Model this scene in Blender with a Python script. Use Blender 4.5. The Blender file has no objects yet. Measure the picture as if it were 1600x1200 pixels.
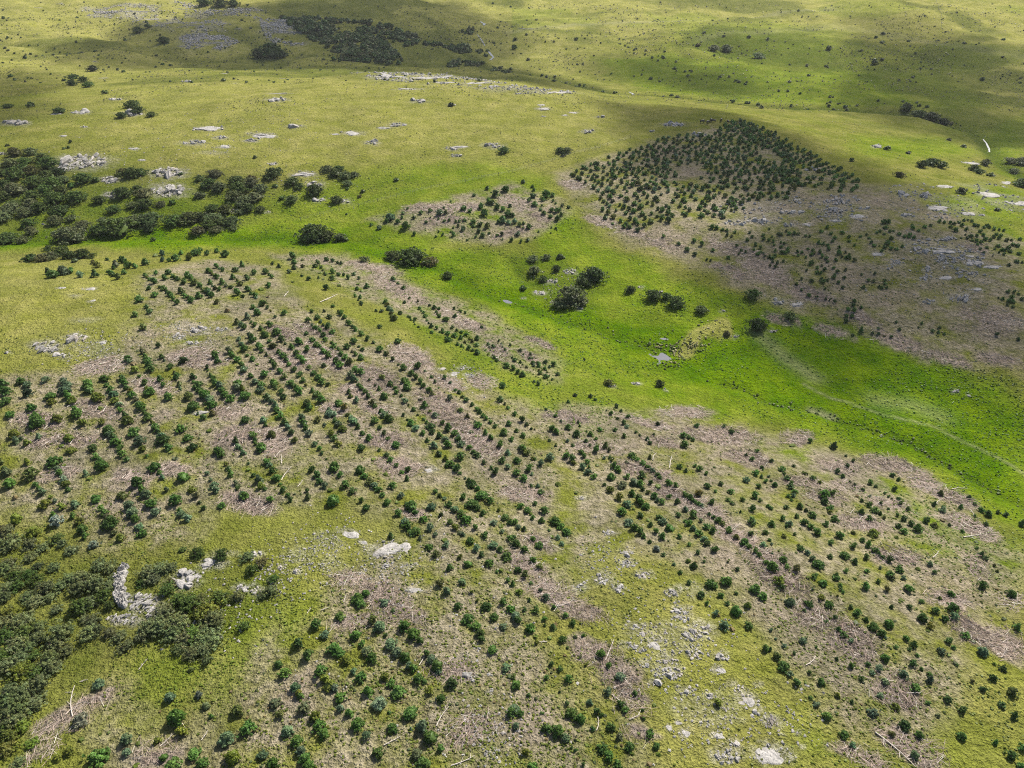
import bpy, math, random
import numpy as np
from mathutils import Vector

random.seed(11)
rng = np.random.default_rng(11)
R = math.radians
scene = bpy.context.scene
col = scene.collection

# ------------------------------------------------------------------ camera
CAM_Z, PITCH, FPX = 80.0, R(32.0), 1109.0
camd = bpy.data.cameras.new('camera')
camd.sensor_width = 36.0
camd.lens = FPX / 1600.0 * 36.0
camd.clip_start, camd.clip_end = 1.0, 20000.0
cam = bpy.data.objects.new('camera', camd)
cam.location = (0, 0, CAM_Z)
cam.rotation_euler = (math.pi / 2 - PITCH, 0, 0)
col.objects.link(cam)
scene.camera = cam

# ------------------------------------------------------------------ sky, sun, exposure
SUN_AZ, SUN_EL = R(38.0), R(48.0)          # azimuth clockwise from +Y
SDIR = np.array([math.sin(SUN_AZ) * math.cos(SUN_EL), math.cos(SUN_AZ) * math.cos(SUN_EL), math.sin(SUN_EL)])
world = bpy.data.worlds.new('World'); scene.world = world; world.use_nodes = True
wn = world.node_tree.nodes; wl = world.node_tree.links
sky = wn.new('ShaderNodeTexSky'); sky.sky_type = 'NISHITA'; sky.sun_disc = False
sky.sun_elevation = SUN_EL; sky.sun_rotation = SUN_AZ
sky.air_density = 1.0; sky.dust_density = 2.5; sky.ozone_density = 0.8
wl.new(sky.outputs[0], wn['Background'].inputs[0])
wn['Background'].inputs[1].default_value = 0.075
sund = bpy.data.lights.new('sun', 'SUN'); sund.energy = 4.7; sund.angle = R(0.53); sund.color = (1.0, 0.95, 0.86)
sun = bpy.data.objects.new('sun', sund); col.objects.link(sun)
sun.rotation_euler = Vector(SDIR).to_track_quat('Z', 'Y').to_euler(); sun.location = (0, 0, 300)
vs = scene.view_settings
scene.display_settings.display_device = 'sRGB'
vs.view_transform = 'Standard'; vs.look = 'None'; vs.exposure = 1.2; vs.gamma = 1.0; vs.use_curve_mapping = False
scene.cycles.use_denoising = False; scene.cycles.filter_width = 1.1
scene.cycles.max_bounces = 6; scene.cycles.transparent_max_bounces = 12
scene.cycles.diffuse_bounces = 3; scene.cycles.volume_bounces = 0

# ------------------------------------------------------------------ small maths helpers
def hash2(ix, iy, seed):
    h = (ix.astype(np.int64) * 374761393 + iy.astype(np.int64) * 668265263 + seed * 974711) & 0xFFFFFFFF
    h = ((h ^ (h >> 13)) * 1274126177) & 0xFFFFFFFF
    h = (h ^ (h >> 16)) & 0xFFFFFFFF
    return h.astype(np.float64) / 4294967295.0

def vnoise(x, y, seed=0):
    x = np.asarray(x, float); y = np.asarray(y, float)
    ix = np.floor(x); iy = np.floor(y); fx = x - ix; fy = y - iy
    fx = fx * fx * (3 - 2 * fx); fy = fy * fy * (3 - 2 * fy)
    ix = ix.astype(np.int64); iy = iy.astype(np.int64)
    a = hash2(ix, iy, seed); b = hash2(ix + 1, iy, seed); c = hash2(ix, iy + 1, seed); d = hash2(ix + 1, iy + 1, seed)
    return (a * (1 - fx) + b * fx) * (1 - fy) + (c * (1 - fx) + d * fx) * fy

def fbm(x, y, scale, seed=0, oct=3):
    s = 0.0; amp = 1.0; tot = 0.0; f = 1.0 / scale
    for o in range(oct):
        s = s + amp * vnoise(x * f + 17.3 * o, y * f - 9.1 * o, seed + o); tot += amp; amp *= 0.5; f *= 2.03
    return s / tot

def sstep(a, b, x):
    t = np.clip((x - a) / (b - a), 0, 1)
    return t * t * (3 - 2 * t)

def rays(px, py):
    dx = (np.asarray(px, float) - 800) / FPX; dy = (600 - np.asarray(py, float)) / FPX
    cp, sp = math.cos(PITCH), math.sin(PITCH)
    return dx, cp + dy * sp, -sp + dy * cp

# ------------------------------------------------------------------ terrain height
CP = [  # a point in the photo and the height of the land there (camera is 80 m above zero)
 (0,1200,-1),(400,1200,0),(800,1200,1),(1200,1200,1.5),(1600,1200,-1),(0,950,-2),(190,960,-0.5),(300,890,1.5),(600,870,2),(900,900,1),
 (1100,1020,2.5),(1400,1000,-1),(1600,950,-4),(0,700,1),(300,650,1.5),(600,680,0.5),(850,720,-1.5),(1150,780,-3),(1400,830,-4.5),
 (80,530,3.5),(300,510,3),(450,480,1),(650,540,-1.5),(850,600,-4.5),(300,430,1.5),(0,440,2.5),
 (0,380,-3.5),(200,385,-4),(450,370,-5),(700,430,-6.5),(900,510,-8),(1100,590,-9.5),(1300,650,-10.5),(1600,720,-12.5),
 (0,300,3),(150,330,-1),(300,290,3),(130,245,7),(480,285,3),(600,320,0),(740,330,0),(850,270,3),(940,320,0),(1000,300,2.5),(1150,240,4.5),(1230,350,2),
 (1300,320,4),(1500,350,2),(1250,470,-4),(1550,460,-1),(1600,580,-6),(1100,440,-4),(950,430,-6),(1045,505,-6.5),
 (0,165,10),(250,150,12),(435,150,12.5),(500,128,13),(700,124,13),(850,147,11),(1000,175,7.5),(1160,187,6),(300,200,9.5),(700,210,8),(1350,265,2),(1590,300,-5),
 (0,95,3),(300,97,2),(550,100,1),(800,112,-5),(950,140,-6),(1200,165,-6),(1400,172,-9),(1530,220,-14),
 (0,45,14),(200,40,15),(440,45,14),(550,55,10),(700,60,6),(775,85,-2),(850,60,5),(1000,95,0),(1150,100,-1),(1150,60,7),(1400,110,-4),(1470,45,12),(1590,120,-5),
 (0,3,26),(300,3,26),(600,5,24),(800,5,22),(1100,12,18),(1350,20,18),(1600,10,22)]
cp = np.array(CP, float)
dx, dy, dz = rays(cp[:, 0], cp[:, 1])
tt = (cp[:, 2] - CAM_Z) / dz
ctrl = np.stack([dx * tt, dy * tt], 1); ctrl_z = cp[:, 2].copy()
extra = np.array([(-60, 0, -1), (60, 0, 0), (0, -80, 0), (-300, 60, 2), (300, 60, -8), (-400, 250, 4), (420, 250, -10), (-650, 500, 12), (650, 480, -8),
                  (0, 20, 0), (-900, 1000, 36), (0, 1150, 38), (900, 1000, 34), (-500, 1100, 38), (500, 1100, 36)], float)
ctrl = np.vstack([ctrl, extra[:, :2]]); ctrl_z = np.concatenate([ctrl_z, extra[:, 2]])
MQC = 28.0
def mq(ax, ay, bx, by):
    return np.sqrt((ax - bx) ** 2 + (ay - by) ** 2 + MQC ** 2)
K = mq(ctrl[:, None, 0], ctrl[:, None, 1], ctrl[None, :, 0], ctrl[None, :, 1])
mean_z = ctrl_z.mean()
wts = np.linalg.solve(K - 1.5 * np.eye(len(K)), ctrl_z - mean_z)
def rbf(x, y):
    out = np.full(x.shape, mean_z)
    for i in range(len(wts)):
        out += wts[i] * mq(x, y, ctrl[i, 0], ctrl[i, 1])
    return out

th_a = np.linspace(R(-44), R(44), 800)
th_b = np.linspace(R(44), R(180), 46)[1:]
TH = np.concatenate([-th_b[::-1], th_a, th_b])
el = np.concatenate([np.linspace(R(74), R(20), 400, endpoint=False), np.linspace(R(20), R(3.0), 330)])
RR = np.concatenate([[0.5, 6, 12, 18], CAM_Z / np.tan(el), [1800, 2200, 2800, 3600, 4600, 6000]])
TG, RG = np.meshgrid(TH, RR)
GX = RG * np.sin(TG); GY = RG * np.cos(TG)
near = 1 - sstep(1150, 1700, RG)
GZ = np.where(RG < 1750, rbf(GX, GY), 0) * near + (1 - near) * (30 + 30 * (fbm(GX, GY, 900, 5, 2) - .5))
GZ = np.clip(GZ, -30, 70)
GZ = GZ + (fbm(GX, GY, 45, 21, 2) - .5) * 2.2 * sstep(20, 60, RG)
GZ = GZ + (fbm(GX, GY, 120, 25, 3) - .5) * 20 * sstep(450, 680, RG) + (fbm(GX, GY, 38, 27, 3) - .5) * 8 * sstep(450, 680, RG)
GZ = GZ + (fbm(GX, GY, 9, 31, 2) - .5) * 0.7
GZ = GZ + (vnoise(GX / 1.7, GY / 1.7, 41) - .5) * 0.16 * (1 - sstep(160, 300, RG))

def zat(x, y):
    x = np.asarray(x, float); y = np.asarray(y, float)
    r = np.hypot(x, y); t = np.arctan2(x, y)
    ri = np.clip(np.interp(r, RR, np.arange(len(RR))), 0, len(RR) - 1.001)
    ti = np.clip(np.interp(t, TH, np.arange(len(TH))), 0, len(TH) - 1.001)
    r0 = ri.astype(int); t0 = ti.astype(int); fr = ri - r0; ft = ti - t0
    return (GZ[r0, t0] * (1 - ft) + GZ[r0, t0 + 1] * ft) * (1 - fr) + (GZ[r0 + 1, t0] * (1 - ft) + GZ[r0 + 1, t0 + 1] * ft) * fr

STEP = 25 * (1800 / 25.0) ** np.linspace(0, 1, 420)
def ground(px, py):
    """Where the land lies that the photo shows at these points: x, y, z and range along the view axis."""
    px = np.atleast_1d(np.asarray(px, float)); py = np.atleast_1d(np.asarray(py, float))
    ox = np.empty(len(px)); oy = np.empty(len(px))
    for a in range(0, len(px), 600):
        dx, dy, dz = rays(px[a:a + 600], py[a:a + 600])
        hd = np.hypot(dx, dy)
        s = STEP[None, :] / hd[:, None]
        below = (CAM_Z + s * dz[:, None]) < zat(s * dx[:, None], s * dy[:, None])
        k = np.argmax(below, 1); k[~below.any(1)] = len(STEP) - 1; k = np.maximum(k, 1)
        lo = STEP[k - 1] / hd; hi = STEP[k] / hd
        for _ in range(14):
            m = (lo + hi) / 2
            b = (CAM_Z + m * dz) < zat(m * dx, m * dy)
            hi = np.where(b, m, hi); lo = np.where(b, lo, m)
        ox[a:a + 600] = hi * dx; oy[a:a + 600] = hi * dy
    oz = zat(ox, oy)
    depth = oy * math.cos(PITCH) + (CAM_Z - oz) * math.sin(PITCH)
    return ox, oy, oz, depth

def to_px(x, y, z):
    cp_, sp_ = math.cos(PITCH), math.sin(PITCH)
    d = y * cp_ - (z - CAM_Z) * sp_
    u = y * sp_ + (z - CAM_Z) * cp_
    return 800 + FPX * x / d, 600 - FPX * u / d, d

def wpoly(pts):
    p = np.array(pts, float); x, y, z, d = ground(p[:, 0], p[:, 1]); return np.stack([x, y], 1)

def sdist(x, y, poly):
    """Signed distance to a closed polygon, positive inside."""
    d = np.full(x.shape, 1e9); inside = np.zeros(x.shape, bool)
    n = len(poly)
    for i in range(n):
        ax, ay = poly[i]; bx, by = poly[(i + 1) % n]
        ex, ey = bx - ax, by - ay
        t = np.clip(((x - ax) * ex + (y - ay) * ey) / (ex * ex + ey * ey + 1e-9), 0, 1)
        d = np.minimum(d, (x - ax - t * ex) ** 2 + (y - ay - t * ey) ** 2)
        c = ((ay > y) != (by > y)) & (x < ex * (y - ay) / (ey if abs(ey) > 1e-9 else 1e-9) + ax)
        inside ^= c
    d = np.sqrt(d)
    return np.where(inside, d, -d)

def ldist(x, y, line):
    d = np.full(x.shape, 1e9)
    for i in range(len(line) - 1):
        ax, ay = line[i]; bx, by = line[i + 1]
        ex, ey = bx - ax, by - ay
        t = np.clip(((x - ax) * ex + (y - ay) * ey) / (ex * ex + ey * ey + 1e-9), 0, 1)
        d = np.minimum(d, (x - ax - t * ex) ** 2 + (y - ay - t * ey) ** 2)
    return np.sqrt(d)

# gullies, the dam by the pond and the pond beds are cut into the land itself
GULLY = [wpoly(l) for l in (
 [(0,378),(180,372),(420,372),(560,375),(620,392),(700,425),(770,462),(860,492),(960,525),(1025,548)],
 [(1128,600),(1165,608),(1195,628),(1270,640),(1330,662),(1420,690),(1600,790)],
 [(700,70),(760,105),(860,120),(960,145),(1060,152),(1200,166),(1330,170),(1440,178),(1520,205),(1540,225),(1560,250),(1600,275)],
 [(850,455),(800,420),(780,395)],
 [(0,68),(120,82),(260,92),(420,97),(600,100)])]
gd = [ldist(GX, GY, g) for g in GULLY]
for g, (w, dp) in zip(gd, ((3.0, .7), (1.6, .55), (5.0, 1.8), (2.5, .5), (5, 1.2))):
    GZ -= dp * np.exp(-(g / w) ** 2)
DAM = wpoly([(1128,505),(1110,520),(1085,535),(1060,545),(1050,555)])
dam_d = ldist(GX, GY, DAM)
GZ += 1.5 * np.exp(-(dam_d / 3.0) ** 2)
PONDS = [
 ('pond', [(1029.5,548.5),(1033,546.8),(1038,546),(1044,547.5),(1050,551),(1051.5,553.5),(1049,559),(1042,560),(1036.5,559.5),(1033,560.5),(1032.5,562.5),(1035,566),(1033,568),(1027,569.5),(1024,571),(1026,566.5),(1029,563),(1027.5,560),(1022,557.5),(1014,555),(1011,551.5),(1016,552),(1020,554),(1027,554.5),(1030,552)]),
 ('pond', [(1025,527.5),(1033,527),(1043,525.5),(1047,529),(1040,531),(1031,531.5),(1026,530)]),
 ('pond', [(785,467.5),(794,468),(803,471.5),(799,474.5),(790,473),(784,470)]),
 ('pond', [(849,488.5),(858,488.5),(864,491),(857,492.5),(850,491)])]
pond_w = []
for nm, pts in PONDS:
    w = wpoly(pts); zc = float(zat(w[:, 0], w[:, 1]).min()) + .05
    m = np.hypot(GX - w[:, 0].mean(), GY - w[:, 1].mean()) < 40
    s = sdist(GX[m], GY[m], w)
    z = GZ[m]; k = sstep(-6, -1.0, s)
    z = z * (1 - k) + (zc + .04 + .12 * sstep(0.3, -2.0, s)) * k
    z = z - .3 * sstep(-.25, .9, s)
    GZ[m] = z
    pond_w.append((w, zc))

# ------------------------------------------------------------------ object helpers
def tag(o, label=None, cat=None, group=None, kind=None):
    if label: o['label'] = label
    if cat: o['category'] = cat
    if group: o['group'] = group
    if kind: o['kind'] = kind
    return o

def make_mesh(name, verts, faces, mat=None, tint=None, smooth=False):
    """faces: int array (n,3) or (n,4), or a list of such arrays"""
    me = bpy.data.meshes.new(name)
    verts = np.asarray(verts, np.float32)
    fl = faces if isinstance(faces, list) else [faces]
    fl = [np.asarray(f, np.int32) for f in fl if len(f)]
    loops = np.concatenate([f.ravel() for f in fl])
    tot = np.concatenate([np.full(len(f), f.shape[1], np.int32) for f in fl])
    start = np.concatenate([[0], np.cumsum(tot)[:-1]]).astype(np.int32)
    me.vertices.add(len(verts)); me.vertices.foreach_set('co', verts.ravel())
    me.loops.add(len(loops)); me.loops.foreach_set('vertex_index', loops)
    me.polygons.add(len(tot)); me.polygons.foreach_set('loop_start', start)
    me.update(calc_edges=True)
    me.polygons.foreach_set('use_smooth', np.full(len(tot), smooth))
    if tint is not None:
        a = me.attributes.new('tint', 'FLOAT_COLOR', 'POINT')
        t = np.ones((len(verts), 4), np.float32); t[:, :3] = tint
        a.data.foreach_set('color', t.ravel())
    if mat: me.materials.append(mat)
    return me

def add(name, me, parent=None, loc=(0, 0, 0), rot=(0, 0, 0), sc=1.0, color=None):
    o = bpy.data.objects.new(name, me); col.objects.link(o)
    o.location = loc; o.rotation_euler = rot
    o.scale = (sc, sc, sc) if not hasattr(sc, '__len__') else sc
    if parent is not None: o.parent = parent
    if color is not None: o.color = (*color, 1)
    return o

# ------------------------------------------------------------------ materials
def new_mat(name):
    m = bpy.data.materials.new(name); m.use_nodes = True
    nt = m.node_tree; b = nt.nodes['Principled BSDF']
    return m, nt, b, nt.nodes, nt.links

def N(nt, typ, **kw):
    n = nt.nodes.new(typ)
    for k, v in kw.items(): setattr(n, k, v)
    return n

def noise_node(nt, scale, detail=3, rough=.55, vec=None, dist=0):
    n = N(nt, 'ShaderNodeTexNoise'); n.inputs['Scale'].default_value = scale
    n.inputs['Detail'].default_value = detail; n.inputs['Roughness'].default_value = rough; n.inputs['Distortion'].default_value = dist
    if vec is not None: nt.links.new(vec, n.inputs['Vector'])
    return n.outputs[0]

def ramp(nt, fac, a, b, ca=(0, 0, 0), cb=(1, 1, 1)):
    n = N(nt, 'ShaderNodeValToRGB'); e = n.color_ramp.elements
    e[0].position = a; e[1].position = b; e[0].color = (*ca, 1); e[1].color = (*cb, 1)
    nt.links.new(fac, n.inputs[0]); return n.outputs[0]

def mix(nt, fac, a, b, blend='MIX'):
    n = N(nt, 'ShaderNodeMix', data_type='RGBA', blend_type=blend)
    for i, v in ((0, fac), (6, a), (7, b)):
        if isinstance(v, (int, float)): n.inputs[i].default_value = v
        elif isinstance(v, tuple): n.inputs[i].default_value = (*v, 1)
        else: nt.links.new(v, n.inputs[i])
    return n.outputs[2]

def math_n(nt, op, a, b):
    n = N(nt, 'ShaderNodeMath', operation=op)
    for i, v in ((0, a), (1, b)):
        if isinstance(v, (int, float)): n.inputs[i].default_value = v
        else: nt.links.new(v, n.inputs[i])
    return n.outputs[0]

def bump(nt, h, strength, dist, b):
    n = N(nt, 'ShaderNodeBump'); n.inputs['Strength'].default_value = strength; n.inputs['Distance'].default_value = dist
    nt.links.new(h, n.inputs['Height']); nt.links.new(n.outputs[0], b.inputs['Normal'])

def leaf_mat(name, base, trans=.25):
    m, nt, b, nd, lk = new_mat(name)
    at = N(nt, 'ShaderNodeAttribute', attribute_name='tint')
    oi = N(nt, 'ShaderNodeObjectInfo')
    c = mix(nt, 1.0, mix(nt, 1.0, at.outputs[0], oi.outputs['Color'], 'MULTIPLY'), base, 'MULTIPLY')
    lk.new(c, b.inputs['Base Color']); b.inputs['Roughness'].default_value = .5
    b.inputs['Specular IOR Level'].default_value = .15
    tr = N(nt, 'ShaderNodeBsdfTranslucent'); lk.new(c, tr.inputs[0])
    ms = N(nt, 'ShaderNodeMixShader'); ms.inputs[0].default_value = trans
    lk.new(b.outputs[0], ms.inputs[1]); lk.new(tr.outputs[0], ms.inputs[2])
    lk.new(ms.outputs[0], nd['Material Output'].inputs[0])
    return m

M_LEAF = leaf_mat('shrub leaves', (1, 1, 1))
M_GRASS = leaf_mat('grass blades', (1, 1, 1), .3)
def plain(name, c, rough=.85, var=.3, scale=3.0, bmp=0.0):
    m, nt, b, nd, lk = new_mat(name)
    tc = N(nt, 'ShaderNodeTexCoord')
    f = noise_node(nt, scale, 4, .6, tc.outputs['Object'])
    lk.new(mix(nt, ramp(nt, f, .3, .7), tuple(x * (1 - var) for x in c), tuple(min(1, x * (1 + var)) for x in c)), b.inputs['Base Color'])
    b.inputs['Roughness'].default_value = rough
    if bmp: bump(nt, f, bmp, .05, b)
    return m
M_STEM = plain('stem bark', (.09, .07, .05))
M_TWIG = leaf_mat('dead twigs', (1, 1, 1), 0.0)
M_LOG = plain('weathered log', (.36, .32, .27), .8, .25, 6)
M_POST = plain('fence post wood', (.10, .085, .07))
M_WIRE = plain('fence wire', (.2, .2, .2), .5)
M_COW = plain('black cattle hide', (.012, .010, .009), .6)

def rock_mat(name, lo, hi):
    m, nt, b, nd, lk = new_mat(name)
    g = N(nt, 'ShaderNodeNewGeometry'); p = g.outputs['Position']
    n1 = noise_node(nt, .8, 5, .65, p); n2 = noise_node(nt, 4.5, 4, .7, p); n3 = noise_node(nt, .25, 3, .5, p)
    c = mix(nt, ramp(nt, n1, .3, .7), lo, hi)
    c = mix(nt, math_n(nt, 'MULTIPLY', ramp(nt, n2, .50, .64), .7), c, (.10, .095, .085))
    c = mix(nt, math_n(nt, 'MULTIPLY', ramp(nt, n3, .55, .75), .5), c, (.30, .24, .19))
    lk.new(c, b.inputs['Base Color']); b.inputs['Roughness'].default_value = .9
    b.inputs['Specular IOR Level'].default_value = .2
    bump(nt, math_n(nt, 'ADD', n2, n1), .7, .25, b)
    return m
M_ROCK = rock_mat('pale grey rock', (.17, .162, .15), (.36, .342, .32))

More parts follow.
